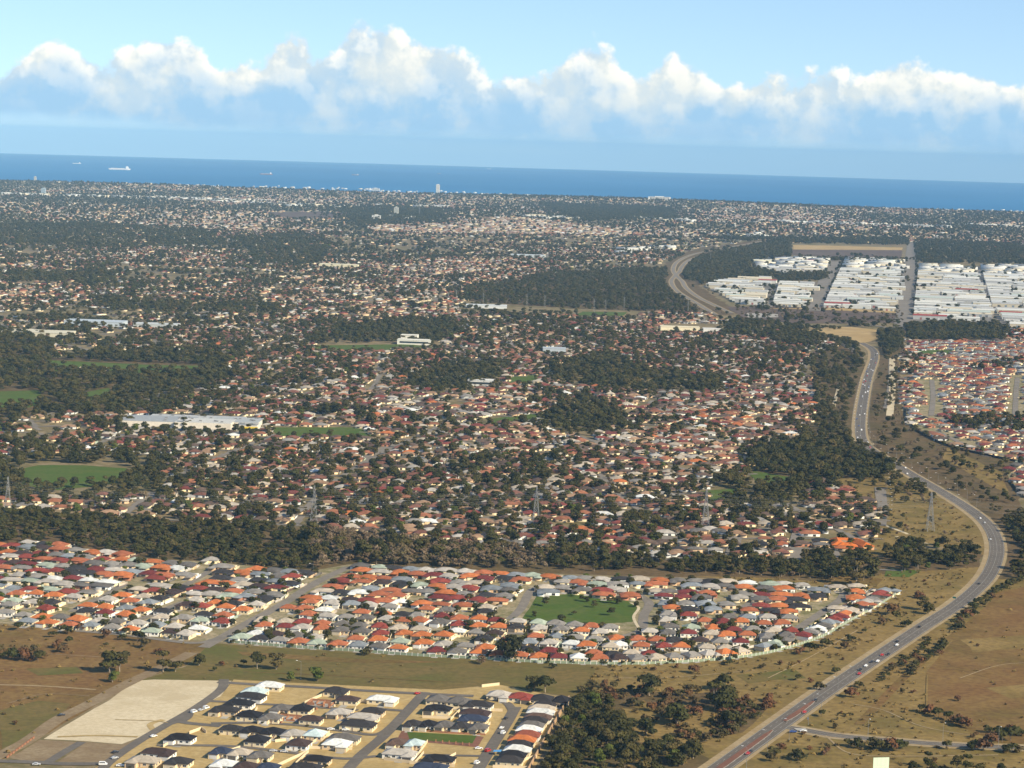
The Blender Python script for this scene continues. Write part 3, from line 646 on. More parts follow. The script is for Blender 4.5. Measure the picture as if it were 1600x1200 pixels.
def tree(kd, x, y, sc, label, group, var=None, zs=1.0):
    var = random.randrange(len(KIND[kd])) if var is None else var
    cm, tm = KIND[kd][var]
    cat = 'tree' if 'tree' in kd else 'shrub'; NTREE[cat] += 1
    cat = 'grass tuft' if kd == 'tuft' else cat
    e = empty(kd if kd != 'tuft' else 'grass_tuft', (x, y, float(gz(x, y)) + 0.05), random.uniform(0, 6.28), label, cat, group, (sc * random.uniform(.9, 1.12), sc * random.uniform(.9, 1.12), sc * zs))
    c = link('crown', cm, e); link('trunk', tm, e)
    SRC.setdefault((kd, var), c)
    return e
FOREST = {}      # kind -> list of (x, y, scale) for the woods nobody could count
def forest(kd, x, y, s): FOREST.setdefault(kd, []).append(np.stack([x, y, s], 1))
def px_fill(poly, per_ha, seed, clear=True):
    """random points on the land inside an outline traced on the photo"""
    g = np.array([P(*q)[:2] for q in poly]); lo, hi = g.min(0), g.max(0); r = np.random.default_rng(seed)
    A = np.prod(hi - lo) / 1e4; n = int(A * per_ha)
    x = r.uniform(lo[0], hi[0], n); y = r.uniform(lo[1], hi[1], n)
    k = inside([tuple(q) for q in g], x, y)
    if clear:
        px, py = to_px(x, y)
        for h in LAWNS + [OVAL]: k &= ~inside(h, px, py + 2.0)
        k &= (dist_line(FREEWAY, x, y) > 19) & (dist_line(FREEWAY2, x, y) > 19) & (dist_line(HWY, x, y) > 17)
    return x[k], y[k]
def stuff_forest(name, kd, label, cat):
    """one object: the same crowns as the single trees, set on scattered points"""
    if kd not in FOREST: return
    A = np.concatenate(FOREST[kd]); n = len(A)
    me = bpy.data.meshes.new(name); me.vertices.add(n)
    co = np.stack([A[:, 0], A[:, 1], gz(A[:, 0], A[:, 1])], 1).astype(np.float32); me.vertices.foreach_set('co', co.ravel())
    r = np.random.default_rng(n)
    a = me.attributes.new('scl', 'FLOAT_VECTOR', 'POINT'); s = A[:, 2:3] * r.uniform(.82, 1.18, (n, 3)); a.data.foreach_set('vector', s.astype(np.float32).ravel())
    a = me.attributes.new('rot', 'FLOAT', 'POINT'); a.data.foreach_set('value', r.uniform(0, 6.28, n).astype(np.float32))
    a = me.attributes.new('pick', 'INT', 'POINT'); a.data.foreach_set('value', r.integers(0, len(KIND[kd]), n).astype(np.int32))
    me.update()
    o = link(name, me, kind='stuff', label=label, cat=cat)
    g = bpy.data.node_groups.new(name, 'GeometryNodeTree')
    g.interface.new_socket('Geometry', in_out='INPUT', socket_type='NodeSocketGeometry'); g.interface.new_socket('Geometry', in_out='OUTPUT', socket_type='NodeSocketGeometry')
    t = NT(g); gi = t.add('NodeGroupInput'); go = t.add('NodeGroupOutput'); j = t.add('GeometryNodeJoinGeometry')
    for v in range(len(KIND[kd])):
        oi = t.add('GeometryNodeObjectInfo', transform_space='ORIGINAL'); oi.inputs['Object'].default_value = SRC[(kd, v)]; oi.inputs['As Instance'].default_value = True
        t.l.new(oi.outputs['Geometry'], j.inputs[0])
    def attr(nm, ty):
        q = t.add('GeometryNodeInputNamedAttribute', data_type=ty); q.inputs['Name'].default_value = nm; return q.outputs['Attribute']
    rot = t.add('ShaderNodeCombineXYZ', {2: attr('rot', 'FLOAT')}).outputs[0]
    ip = t.add('GeometryNodeInstanceOnPoints', {'Points': gi.outputs[0], 'Instance': j.outputs[0], 'Pick Instance': True, 'Instance Index': attr('pick', 'INT'), 'Rotation': rot, 'Scale': attr('scl', 'FLOAT_VECTOR')})
    t.l.new(ip.outputs[0], go.inputs[0])
    m = o.modifiers.new('scatter', 'NODES'); m.node_group = g
    return o

MARKS = {'strip': [((60, 830), 'near the pylon by the oval'), ((250, 850), 'behind the left estate streets'), ((490, 850), 'under the pylon at the strip'), ((545, 875), 'at the top of the estate avenue'), ((680, 870), 'behind the middle of the estate'), ((860, 880), 'behind the estate park'), ((1040, 885), 'below the red-roofed cul-de-sacs'), ((1200, 890), 'below the street ends'), ((1340, 885), 'beside the orange complex'), ((1430, 870), 'beside the dry reserve'), ((1510, 875), 'at the highway bend')],
         'wood': [((880, 1140), 'beside the tan wall'), ((860, 1190), 'at the lower end of the tan wall'), ((940, 1105), 'at its field edge'), ((1000, 1150), 'at its scrub edge'), ((950, 1170), 'deep inside'), ((1080, 1185), 'near the road verge')],
         'scrub': [((930, 1085), 'at the field end'), ((1040, 1085), 'along its upper edge'), ((1120, 1100), 'around the tall gum'), ((1190, 1110), 'at the highway verge'), ((1110, 1155), 'at the wood end')],
         'shrub': [((40, 1030), 'on the red-brown field'), ((200, 1000), 'below the left estate houses'), ((345, 1040), 'above the sand pad'), ((572, 1024), 'outside the green fence'), ((870, 1044), 'between the fence and the scrub'), ((1100, 1045), 'below the orange-roofed fence corner'), ((1260, 1060), 'between the fence and highway'), ((1320, 1005), 'below the curved fence end'), ((1395, 970), 'beside the highway bend'), ((1210, 1180), 'below the red median'), ((1290, 1110), 'at the highway kerb'), ((1335, 1080), 'on the right highway verge'), ((1470, 1122), 'along the paddock corner'), ((1375, 1172), 'under the side road'), ((1570, 1160), 'where the side road ends'), ((1540, 1148), 'in the paddock hollow')],
         'hedge': [((1580, 915), 'by the paddock top'), ((1500, 980), 'by the paddock gate'), ((1450, 1030), 'in the lower hedge'), ((1440, 1010), 'in the thin roadside hedge'), ((1385, 1055), 'at the hedge end')]}
def mark(key, x, y):
    px, py = to_px(x, y); return min(MARKS[key], key=lambda m: (m[0][0] - px) ** 2 + ((m[0][1] - py) * 2.5) ** 2)[1]
def size_word(s, lo, hi):
    t = (s - lo) / max(hi - lo, 1e-6); return 'small' if t < .33 else ('large' if t > .7 else 'middling')
def wood(poly, per_ha, mix, seed, smin, smax, singles, label, group, key='strip'):
    """fill an outline with trees: the nearest ones as single trees, the rest into the uncounted wood"""
    x, y = px_fill(poly, per_ha, seed); r = np.random.default_rng(seed + 1); o = np.argsort(y)
    x, y = x[o], y[o]; ks = r.choice(len(mix), len(x), p=np.array([m[1] for m in mix]) / sum(m[1] for m in mix)); s = r.uniform(smin, smax, len(x))
    for i in range(min(singles, len(x))):
        kd = mix[ks[i]][0]; tree(kd, x[i], y[i], s[i], f'{size_word(s[i], smin, smax)} {label[kd]}, {mark(key, x[i], y[i])}', group)
    for k, m in enumerate(mix):
        q = (ks == k); q[:singles] = False
        if q.any(): forest(m[0], x[q], y[q], s[q])

def build_single_plants():
    # trees standing alone on the fields, traced one by one: pixel of the foot, kind, scale, label
    T = [(172, 1052, 'gum_tree', 1.25, 'large dark gum tree on the brown field beside the dirt track'), (187, 1050, 'gum_tree', 1.0, 'smaller gum leaning against the large gum by the dirt track'),
         (176, 1066, 'bright_tree', .75, 'low green tree below the large gum by the dirt track'), (255, 1050, 'gum_tree', .85, 'rounded gum at the corner of the pale sand pad'), (274, 1050, 'broad_tree', .75, 'bushy tree beside the rounded gum above the sand pad'),
         (311, 1040, 'broad_tree', .62, 'small round tree on the green field above the sand pad'), (402, 1045, 'gum_tree', .75, 'shorter gum of the pair on the olive field'), (431, 1046, 'gum_tree', .95, 'taller gum of the pair on the olive field'),
         (454, 1064, 'bright_tree', .62, 'small green tree at the field edge above the white-roofed house'), (496, 1064, 'bright_tree', .95, 'bright green round tree at the lower edge of the olive field'),
         (752, 1037, 'scrub_tree', .9, 'bare brown tree outside the green estate fence'), (835, 1080, 'broad_tree', .85, 'dark tree behind the red-roofed house, left of a pair'), (852, 1082, 'broad_tree', 1.15, 'tall dark tree behind the charcoal roofs at the estate corner'),
         (797, 1032, 'broad_tree', 1.35, 'big dark garden tree among orange roofs inside the green fence'), (1118, 1108, 'gum_tree', 1.1, 'tall dark gum rising out of the scrub by the highway'), (1247, 1188, 'shrub', 1.7, 'dense dark bush on the dry grass below the junction'),
         (1378, 1140 + 60, 'broad_tree', .01, ''), (1442, 953, 'gum_tree', .95, 'wide gum beside the highway bend'), (1450, 960, 'broad_tree', .7, 'low dark tree under the wide gum at the highway bend'), (1439, 935, 'brown_shrub', 1.6, 'rust-brown dead tree on the dry field behind the estate'),
         (1338, 915, 'gum_tree', 1.3, 'tall white-trunked gum at the end of the bush strip'), (1361, 903, 'gum_tree', 1.2, 'gum with a pale bare trunk beside the green strip'), (1560, 1176, 'broad_tree', .01, '')]
    for px, py, kd, s, lab in T:
        if s < .05: continue
        p = P(px, py); tree(kd, p.x, p.y, s * (1.4 if 'tree' in kd else 1.2), lab, None, zs=.92)
    # shrubs of the fields, traced
    S = [(20, 1030, 2), (40, 1032, 2), (60, 1034, 2), (165, 997, 1.5), (190, 1000, 1.2), (215, 1002, 2), (225, 1012, 1.6), (196, 992, 1.4), (246, 1022, 1.1), (28, 985, 1.6), (105, 990, 1.8), (125, 985, 1.2),
         (380, 1040, 1.1), (345, 1040, .9), (336, 1049, .8), (570, 1024, 1.3), (577, 1023, .9), (865, 1044, 1), (1085, 1052, 1.4), (1148, 1032, 1.2), (1140, 1040, 1), (1190, 1045, 1), (1247, 1064, 1.2), (1280, 1078, 1.3), (1307, 1054, 1.3), (1265, 1020, 2), (1250, 1023, 1.4), (1290, 1010, 1.6),
         (1320, 1014, 1.2), (1330, 1002, 1.3), (1350, 990, 1), (1290, 1180, 1.2), (1284, 1120, 1.2), (1330, 1090, 1.5), (1342, 1074, 1.2), (1400, 970, 2), (1392, 960, 2), (1415, 980, 1.6), (1380, 975, 1.4), (1580, 1158, 2.4), (1565, 1160, 2), (1550, 1162, 1.6), (1520, 1172, 1.7), (1535, 1173, 1.7), (1480, 1171, 1.4), (1575, 1176, 1.6), (1590, 1175, 1.4),
         (1440, 1113, 1.4), (1452, 1116, 1.6), (1466, 1121, 1.6), (1480, 1126, 1.6), (1492, 1130, 1.6), (1500, 1134, 1.6), (1508, 1137, 1.5), (1545, 1145, 1.2), (1560, 1146, 1.2), (1580, 1147, 1.4), (1595, 1150, 1.3), (1522, 1153, 1), (1325, 1166, 1.2), (1340, 1169, 1.6), (1365, 1170, 1.6), (1378, 1173, 1.9), (1392, 1173, 1.9), (1406, 1173, 1.8), (1415, 1170, 1.2), (1220, 1172, 1), (1210, 1180, 1.3), (1205, 1190, 1.2)]
    for i, (px, py, s) in enumerate(S):
        p = P(px, py); kd = 'brown_shrub' if i % 5 in (1, 3) else 'shrub'
        tree(kd, p.x, p.y, s * 1.15, ('dark green' if kd == 'shrub' else 'brown twiggy') + ' shrub standing on dry grass ' + mark('shrub', p.x, p.y), 'shrubs on the dry fields')
    # trees by the billboard at the bottom edge
    for px, py, kd, s in ((1450, 1200, 'gum_tree', .75), (1457, 1206, 'broad_tree', .6), (1495, 1204, 'gum_tree', .85), (1512, 1206, 'gum_tree', .8), (1530, 1208, 'broad_tree', .75), (1425, 1205, 'broad_tree', .6), (1565, 1207, 'broad_tree', .55)):
        p = P(px, py); tree(kd, p.x, p.y, s, 'gum tree on the dark paddock to the right of the billboard', 'trees beside the billboard')
    # hedge lines right of the highway
    for px, s, nm in (([(1600, 905), (1560, 925), (1520, 955), (1490, 985)], 1.5, 'upper'), ([(1480, 1010), (1450, 1030), (1420, 1052), (1412, 1058)], 1.4, 'lower'), ([(1455, 1000), (1420, 1030), (1390, 1050), (1370, 1066)], .9, 'near')):
        for q, t in along(px_line(px, 6), 5.0 * s):
            x, y = q + RNG.normal(size=2) * 2.2
            kd = 'shrub' if RNG.random() < .7 else 'brown_shrub'; tree(kd, x, y, s * RNG.uniform(.7, 1.2), ('dark green' if kd == 'shrub' else 'brown') + ' shrub in the broken roadside hedge, ' + mark('hedge', x, y), 'roadside hedge shrubs')
    for k, (px, py) in enumerate(((1300, 1128), (1322, 1120))):
        p = P(px, py); tree('tuft', p.x, p.y, 1.5, 'single dry grass tuft beside the highway junction', 'grass tufts by the junction', k)
    wood(WOODL, 150, [('gum_tree', 5), ('broad_tree', 5), ('bright_tree', .9)], 11, .48, 1.1, 120, {'gum_tree': 'olive gum in the dense wood', 'broad_tree': 'dark rounded tree in the dense wood', 'bright_tree': 'bright green tree in the dense wood'}, 'trees in the wood beside the new estate', 'wood')
    wood(SCRUB_A, 125, [('shrub', 2.6), ('brown_shrub', 5), ('broad_tree', .3)], 12, .9, 1.7, 150, {'shrub': 'dark green shrub in the roadside scrub', 'brown_shrub': 'rusty brown shrub in the roadside scrub', 'broad_tree': 'dark tree in the roadside scrub'}, 'plants in the scrub by the highway', 'scrub')
    x, y = px_fill([(1000, 1170), (1110, 1165), (1125, 1180), (1090, 1210), (1000, 1210)], 30, 5)
    for i in range(len(x)): tree('bright_tree', x[i], y[i], random.uniform(.8, 1.15), 'broad bright green tree at the roadside end of the dense wood', 'green trees at the roadside end of the wood')
    x, y = px_fill([(-10, 1016), (100, 1012), (104, 1024), (60, 1030), (-10, 1032)], 60, 66); forest('brown_shrub', x, y, RNG.uniform(1.0, 1.9, len(x)))
    x, y = px_fill([(-10, 992), (300, 1004), (290, 1018), (100, 1010), (-10, 1000)], 12, 67); forest('shrub', x, y, RNG.uniform(.8, 1.6, len(x)))
build_single_plants()

def build_woods():
    bl = {'gum_tree': 'olive gum in the bush strip', 'broad_tree': 'dark rounded tree in the bush strip', 'scrub_tree': 'grey-brown bare tree in the bush strip', 'bright_tree': 'green tree in the bush strip', 'shrub': 'dark shrub in the bush strip behind the walled estate', 'brown_shrub': 'brown shrub in the bush strip behind the walled estate'}
    g = 'trees in the bush strip behind the walled estate'
    left = 298 - NTREE['tree']
    wood(BUSH_L, 170, [('gum_tree', 3), ('broad_tree', 6), ('scrub_tree', 1.2)], 21, .42, .92, int(left * .45), bl, g)
    wood(BUSH_M, 210, [('scrub_tree', 10), ('gum_tree', .5), ('broad_tree', .3)], 22, 1.0, 1.5, int(left * .2), bl, g)
    wood(BUSH_R, 140, [('gum_tree', 4), ('broad_tree', 6), ('scrub_tree', .6), ('bright_tree', .4)], 23, .45, 1.05, int(left * .28), bl, g)
    wood(BUSH_R2, 75, [('gum_tree', 3), ('broad_tree', 6), ('bright_tree', .8)], 24, .75, 1.15, max(0, 298 - NTREE['tree']), bl, g)
    sing = 0
    wood(GROVE, 95, [('broad_tree', 8), ('gum_tree', 2)], 25, .9, 1.3, 0, '', ''); wood(GROVE2, 55, [('broad_tree', 5), ('gum_tree', 5)], 26, .8, 1.2, 0, '', '')
    wood(WOOD_FAR, 55, [('gum_tree', 5), ('broad_tree', 5), ('scrub_tree', 4)], 27, .7, 1.1, 0, '', ''); wood(WOOD_LEFT, 45, [('gum_tree', 5), ('broad_tree', 6)], 28, .9, 1.3, 0, '', '')
    for k, q in enumerate((WOOD_C, WOOD_C2, WOOD_C3, WOOD_C4)): wood(q, 50, [('gum_tree', 4), ('broad_tree', 7)], 30 + k, .9, 1.3, 0, '', '')
    wood(WOOD_OVAL, 45, [('gum_tree', 4), ('broad_tree', 7)], 36, .8, 1.2, 0, '', '')
    wood(BELT, 70, [('gum_tree', 4), ('broad_tree', 7)], 37, .9, 1.2, 0, '', ''); wood(HWY_L, 40, [('gum_tree', 5), ('broad_tree', 7), ('scrub_tree', 3)], 38, .7, 1.2, 0, '', '')
    wood(HWY_R, 22, [('gum_tree', 4), ('broad_tree', 3), ('scrub_tree', 6)], 39, .5, 1.0, 0, '', ''); wood(RESERVE, 9, [('gum_tree', 4), ('scrub_tree', 4), ('broad_tree', 2)], 40, .45, .85, 0, '', '')
    wood([(1372, 520), (1412, 518), (1405, 550), (1375, 560)], 80, [('broad_tree', 6), ('gum_tree', 4)], 41, .9, 1.3, 0, '', '')
    wood([(1560, 810), (1640, 800), (1640, 905), (1570, 905), (1585, 860)], 60, [('broad_tree', 6), ('gum_tree', 4)], 42, .7, 1.1, 0, '', '')
    wood([(1395, 745), (1480, 770), (1500, 790), (1480, 800), (1400, 780), (1375, 760)], 30, [('scrub_tree', 4), ('gum_tree', 4)], 43, .7, 1.0, 0, '', '')
    wood([(1060, 400), (1180, 384), (1235, 384), (1230, 400), (1175, 408), (1110, 432), (1072, 440)], 45, [('gum_tree', 4), ('broad_tree', 5)], 44, .9, 1.3, 0, '', '')
    wood([(1208, 430), (1296, 428), (1290, 438), (1215, 442)], 60, [('gum_tree', 4), ('broad_tree', 5)], 45, .9, 1.2, 0, '', '')
    wood([(1150, 500), (1240, 510), (1300, 530), (1270, 545), (1120, 520)], 45, [('gum_tree', 4), ('broad_tree', 5)], 46, .9, 1.2, 0, '', '')
    wood([(1056, 404), (1100, 394), (1190, 382), (1236, 380), (1236, 400), (1180, 402), (1172, 420), (1215, 428), (1205, 436), (1140, 437), (1092, 446), (1070, 440), (1066, 415)], 40, [('gum_tree', 4), ('broad_tree', 5)], 144, .9, 1.3, 0, '', '')
    wood([(1428, 376), (1640, 384), (1640, 414), (1432, 412)], 22, [('gum_tree', 4), ('broad_tree', 5)], 145, .9, 1.4, 0, '', ''); wood([(1090, 372), (1420, 374), (1420, 384), (1200, 380)], 26, [('gum_tree', 4), ('broad_tree', 5)], 146, .9, 1.4, 0, '', '')
    wood([(1235, 404), (1412, 406), (1410, 411), (1310, 408)], 30, [('gum_tree', 4), ('broad_tree', 5)], 147, .9, 1.2, 0, '', ''); wood(HEATH, 9, [('scrub_tree', 4), ('gum_tree', 3)], 148, .7, 1.2, 0, '', '')
    for k, q in enumerate(FARW): wood(q, 16 if k < 4 else 30, [('gum_tree', 4), ('broad_tree', 6)], 160 + k, .9, 1.4, 0, '', '')
    wood([(1046, 404), (1072, 396), (1072, 446), (1130, 488), (1100, 484), (1044, 446)], 30, [('gum_tree', 4), ('broad_tree', 5)], 170, .7, 1.1, 0, '', '')
    wood(PARK_MID, 14, [('broad_tree', 5), ('gum_tree', 3)], 47, .45, .7, 0, '', '')
    wood([(1500, 570), (1640, 560), (1640, 572), (1520, 580)], 20, [('broad_tree', 5)], 48, .8, 1.0, 0, '', ''); wood([(1470, 655), (1600, 650), (1600, 678), (1490, 672)], 45, [('broad_tree', 5), ('gum_tree', 4)], 49, .8, 1.1, 0, '', '')
    for poly, ha, sd in ((FIELD_LEFT, 30, 61), (FIELD_RIGHT, 110, 62), (FIELD_MID, 8, 63), (RESERVE, 60, 64), (PADDOCK, 10, 65)):
        x, y = px_fill(poly, ha, sd); px, py = to_px(x, y)
        k = dist_line(HWY, x, y) > 15; k &= dist_line(SIDE, x, y) > 8; k &= ~inside(EST_NEW, px, py); k &= ~inside(EST_MID, px, py) & ~inside(SAND_LOT, px, py)
        if poly is FIELD_RIGHT: k &= ~inside(PADDOCK, px, py)
        x, y = x[k], y[k]; forest('tuft', x, y, RNG.uniform(.5, 1.4, len(x)))
        m = RNG.random(len(x)) < .035; forest('brown_shrub', x[m], y[m], RNG.uniform(.5, 1.0, m.sum()))
build_woods()

# ------------------------------------------------------------------ houses
ROOFC = {'charcoal': (0.036, 0.033, 0.033), 'black': (0.018, 0.017, 0.019), 'dark brown': (0.055, 0.036, 0.032), 'grey': (0.125, 0.115, 0.104), 'pale grey': (0.38, 0.35, 0.305), 'white': (0.60, 0.61, 0.58), 'beige': (0.40, 0.345, 0.27),
         'navy': (0.035, 0.045, 0.075), 'pale blue': (0.43, 0.52, 0.52), 'red': (0.21, 0.045, 0.032), 'dark red': (0.15, 0.032, 0.028), 'orange': (0.42, 0.135, 0.045), 'red-brown': (0.21, 0.065, 0.04), 'terracotta': (0.33, 0.11, 0.05), 'blue-grey': (0.20, 0.22, 0.235), 'pale green': (0.32, 0.37, 0.29), 'brown': (0.10, 0.065, 0.05), 'mid grey': (0.215, 0.20, 0.18)}
WALLC = {'cream': (0.74, 0.62, 0.40), 'white': (0.80, 0.77, 0.69), 'pale brick': (0.66, 0.50, 0.31), 'tan': (0.52, 0.36, 0.22), 'red brick': (0.34, 0.16, 0.10)}
WH = 2.7
class Shape:
    """one house design: walls, hipped roof, openings; local -Y is the front"""
    def __init__(s, w, d, wing, alfresco=False, slope=0.44):
        s.w, s.d = w, d; a, b = w / 2, d / 2
        mb = MB(); mb.box(-a, a, -b, b, -0.3, WH)
        rf = MB(); rf.hip(-a - .5, a + .5, -b - .5, b + .5, WH + .002, slope)
        s.open = []
        if wing:
            x0, x1 = (a - 6.4, a - 0.004) if wing > 0 else (-a + 0.004, -a + 6.4); y1, y0 = -b + 2.0, -b - 3.4
            mb.box(x0, x1, y0, y1, -0.3, WH - .005)
            rf.hip(x0 - .45, x1 + .45, y0 - .45, y1 + 4.2, WH + .006, slope)
            s.open.append(('garage_door', ((x0 + x1) / 2, y0, 0), 0)); xs = [-a * .72, -a * .25] if wing > 0 else [a * .25, a * .72]; xd = (x0 - 1.2 if wing > 0 else x1 + 1.2)
        else:
            xs = [-a * .74, a * .35, a * .76]; xd = -a * .2
        for x in xs: s.open.append(('window', (x, -b, 1.0), 0))
        s.open.append(('door', (xd, -b, 0), 0))
        for k in (-.5, .3): s.open.append(('window', (a, b * k, 1.0), 90)); s.open.append(('window', (-a, b * k * .8, 1.0), -90))
        s.wall = mb.mesh('house_wall', WALLM); s.roof = rf.mesh('house_roof', ROOF)
SHAPES = [Shape(15.5, 12.0, 1), Shape(16.5, 11.0, -1), Shape(13.0, 13.5, 0), Shape(18.5, 10.5, 1), Shape(12.0, 11.0, -1), Shape(20.0, 12.5, 0), Shape(14.0, 10.0, 0)]
def opening_meshes():
    w = MB(); w.box(-.95, .95, -.05, .02, 0, 1.35, 0); w.box(-.85, -.04, -.07, -.04, .1, 1.25, 1); w.box(.04, .85, -.07, -.04, .1, 1.25, 1)
    d = MB(); d.box(-.55, .55, -.05, .02, 0, 2.1, 0); d.box(-.45, .45, -.08, -.04, .05, 2.0, 1)
    g = MB(); g.box(-2.5, 2.5, -.05, .02, 0, 2.3, 0)
    for k in range(4): g.box(-2.35, 2.35, -.085, -.04, .06 + k * .55, .52 + k * .55, 0)
    return {'window': w.mesh('window', WHITE, GLASS), 'door': d.mesh('door', WHITE, DOORM), 'garage_door': g.mesh('garage_door', WALLM)}
OPEN = opening_meshes()
NHOUSE = [0]
FOOT = []            # x, y, radius of everything trees and other houses must keep clear of
def house(x, y, rz, si, roof, wall, label, group, sx=1.0, sy=1.0, full=True):
    s = SHAPES[si]; NHOUSE[0] += 1
    e = empty('house', (x, y, float(gz(x, y)) + 0.25), rz, label, 'house', group, (sx, sy, 1.0))
    j = random.uniform(.9, 1.1)
    link('wall', s.wall, e, color=WALLC[wall]); link('roof', s.roof, e, color=tuple(k * j for k in ROOFC[roof]))
    for nm, p, a in s.open:
        if not full and nm == 'window' and (a == -90 or p[1] > 0): continue
        o = link(nm, OPEN[nm], e, loc=p, rz=rad(a))
        if nm == 'garage_door': o.color = (*random.choice([(.75, .73, .68), (.55, .48, .36), (.12, .11, .10), (.6, .6, .58)]), 1)
    FOOT.append((x, y, s.w * sx * .5, s.d * sy * .5)); return e
def wall_line(pix, h, th, mat, label, group, name='boundary_wall', ground=False):
    """a low wall along a line traced on the photo"""
    l = pix if ground else [np.array(P(*q)[:2]) for q in pix]; mb = MB(); l = [np.asarray(q, float) for q in l]
    for a, b in zip(l[:-1], l[1:]):
        d = b - a; L = np.linalg.norm(d); 
        if L < .2: continue
        d /= L; n = np.array([-d[1], d[0]]) * th / 2; z = min(float(gz(*a)), float(gz(*b))) - .2
        q = [a + n - d * th * .45, a - n - d * th * .45, b - n + d * th * .45, b + n + d * th * .45]
        lo = [(v[0], v[1], z) for v in q]; hi = [(v[0], v[1], z + h + .3) for v in q]
        for k in range(4): mb.face((lo[k], lo[(k + 1) % 4], hi[(k + 1) % 4], hi[k]))
        mb.face(hi)
    return link(name, mb.mesh(name, mat), label=label, cat='wall', group=group)

def build_new_estate():
    A = lambda c, x, y, w: ((330 + x / 5.333, 1050 + y / 5.333, w / 5.333, c))
    B = lambda c, x, y, w: ((600 + x / 5.333, 1050 + y / 5.333, w / 5.333, c))
    C = lambda c, x, y, w: ((0 + x / 4.706, 1050 + y / 4.706, w / 4.706, c))
    L = [A('white', 490, 105, 225), A('pale blue', 365, 155, 215), A('charcoal', 335, 195, 250), A('black', 240, 255, 245), A('charcoal', 120, 310, 250), A('black', 320, 352, 205), A('grey', 590, 295, 175), A('black', 755, 300, 180), A('grey', 500, 372, 180), A('dark brown', 835, 388, 195),
         A('charcoal', 1042, 152, 210), A('dark brown', 1138, 222, 200), A('white', 1430, 220, 265), A('pale grey', 1070, 330, 190), A('charcoal', 1350, 320, 200), A('pale grey', 1270, 370, 270), A('charcoal', 1225, 432, 310), A('charcoal', 175, 470, 210), A('black', 345, 480, 180), A('black', 520, 492, 190), A('pale grey', 690, 508, 185), A('pale blue', 865, 512, 175),
         A('black', 385, 562, 195), A('dark brown', 730, 592, 195), A('grey', 1110, 545, 270), A('white', 1050, 592, 240), A('navy', 85, 658, 165), A('beige', 245, 668, 180), A('grey', 415, 690, 190), A('white', 110, 762, 200), A('dark brown', 290, 782, 200), A('navy', 480, 790, 180), A('black', 885, 725, 235), A('charcoal', 790, 792, 280),
         C('black', 1330, 480, 215), C('dark brown', 1165, 588, 255), C('beige', 1060, 648, 240), C('charcoal', 1320, 655, 190), 
         B('grey', 450, 220, 185), B('grey', 625, 238, 205), B('charcoal', 790, 265, 245), B('black', 450, 300, 235), B('dark brown', 760, 335, 270), B('navy', 745, 385, 250), B('charcoal', 245, 428, 150), B('black', 372, 430, 140), B('grey', 508, 435, 150), B('charcoal', 645, 445, 145), B('grey', 790, 455, 155), B('brown', 110, 582, 160), B('pale blue', 258, 590, 150),
         B('pale grey', 130, 672, 290), B('black', 460, 722, 275), B('navy', 390, 790, 300),
         B('pale grey', 960, 182, 205), B('red', 1140, 200, 215), B('charcoal', 1315, 215, 190), B('black', 1478, 228, 95)]
    R = [('charcoal', 1340, 270, 190), ('beige', 1315, 297, 235), ('white', 1305, 330, 245), ('brown', 1285, 370, 245), ('charcoal', 1255, 403, 225), ('grey', 1232, 437, 215), ('white', 1205, 478, 220), ('red-brown', 1195, 520, 215), ('orange', 1150, 562, 245), ('charcoal', 1130, 603, 220), ('white', 1112, 645, 240), ('black', 1075, 690, 225), ('charcoal', 1045, 735, 235)]
    g = 'houses of the new estate on yellow sand'
    for row, it in ((0, L), (1, [B(*q) for q in R])):
        for i, (px, py, w, c) in enumerate(it):
            p = P(px, py + 8.0); s = scale_at(p); wm = w / s * .93
            if row == 0: si = min((0, 1, 2, 3, 4, 5, 6), key=lambda k: abs(SHAPES[k].w - wm) + random.random() * 1.5); sy = 1.0; rz = rad(-11)
            else: si = random.choice((3, 5)); sy = 0.80; rz = rad(-9)
            sx = min(1.25, max(.75, wm / SHAPES[si].w))
            wc = random.choice(['cream', 'cream', 'cream', 'pale brick', 'white']) if c not in ('red', 'orange') else 'cream'
            where = 'on the sandy lots of the new estate' if row == 0 else 'in the row beside the tan wall'
            if row == 0 and 790 < px < 880 and py < 1095: where = 'at the new estate corner by dark trees'
            if row == 0 and 630 < px < 760 and 1125 < py < 1138: where = 'in the row facing the small lawn'
            house(p.x, p.y, rz, si, c, wc, f'{wc}-walled house with {c} hipped roof {where}', g + (' ' + where if row else ''), sx, sy)
    dw = MB(); kx, ky = [], []
    for i, (x, y, a, b) in enumerate(FOOT):
        c, s_ = math.cos(rad(-11)), math.sin(rad(-11)); u0 = random.uniform(-a * .8, a * .3); qq = []
        for lu, lv in ((u0, -b - 6.5), (u0 + 4.6, -b - 6.5), (u0 + 4.6, -b + .5), (u0, -b + .5)): gx, gy = x + c * lu - s_ * lv, y + s_ * lu + c * lv; qq.append((gx, gy, float(gz(gx, gy)) + .17 + .002 * (i % 9)))
        if random.random() < .7: dw.face(qq)
        for k in range(random.choice((0, 1, 2, 3))): lu, lv = random.uniform(-a, a), -b - random.uniform(1.2, 3.5); kx.append(x + c * lu - s_ * lv); ky.append(y + s_ * lu + c * lv)
    link('driveway_paving', dw.mesh('driveway_paving', PALECONC), kind='structure')
    kx, ky = np.array(kx), np.array(ky); forest('shrub', kx, ky, RNG.uniform(.3, .7, len(kx)))
    # walls
    wall_line([(889, 1093), (872, 1122), (850, 1160), (822, 1212)], 2.6, .45, TANB, 'long tan boundary wall between the new estate and the dense wood', None)
    for k, q in enumerate(([(753, 1074), (780, 1071)], [(888, 1094), (868, 1103)])): wall_line(q, 1.9, .3, CREAM, ('cream wall stub on the field edge behind the pale grey roof', 'short cream wall joining the tan boundary wall')[k], None)
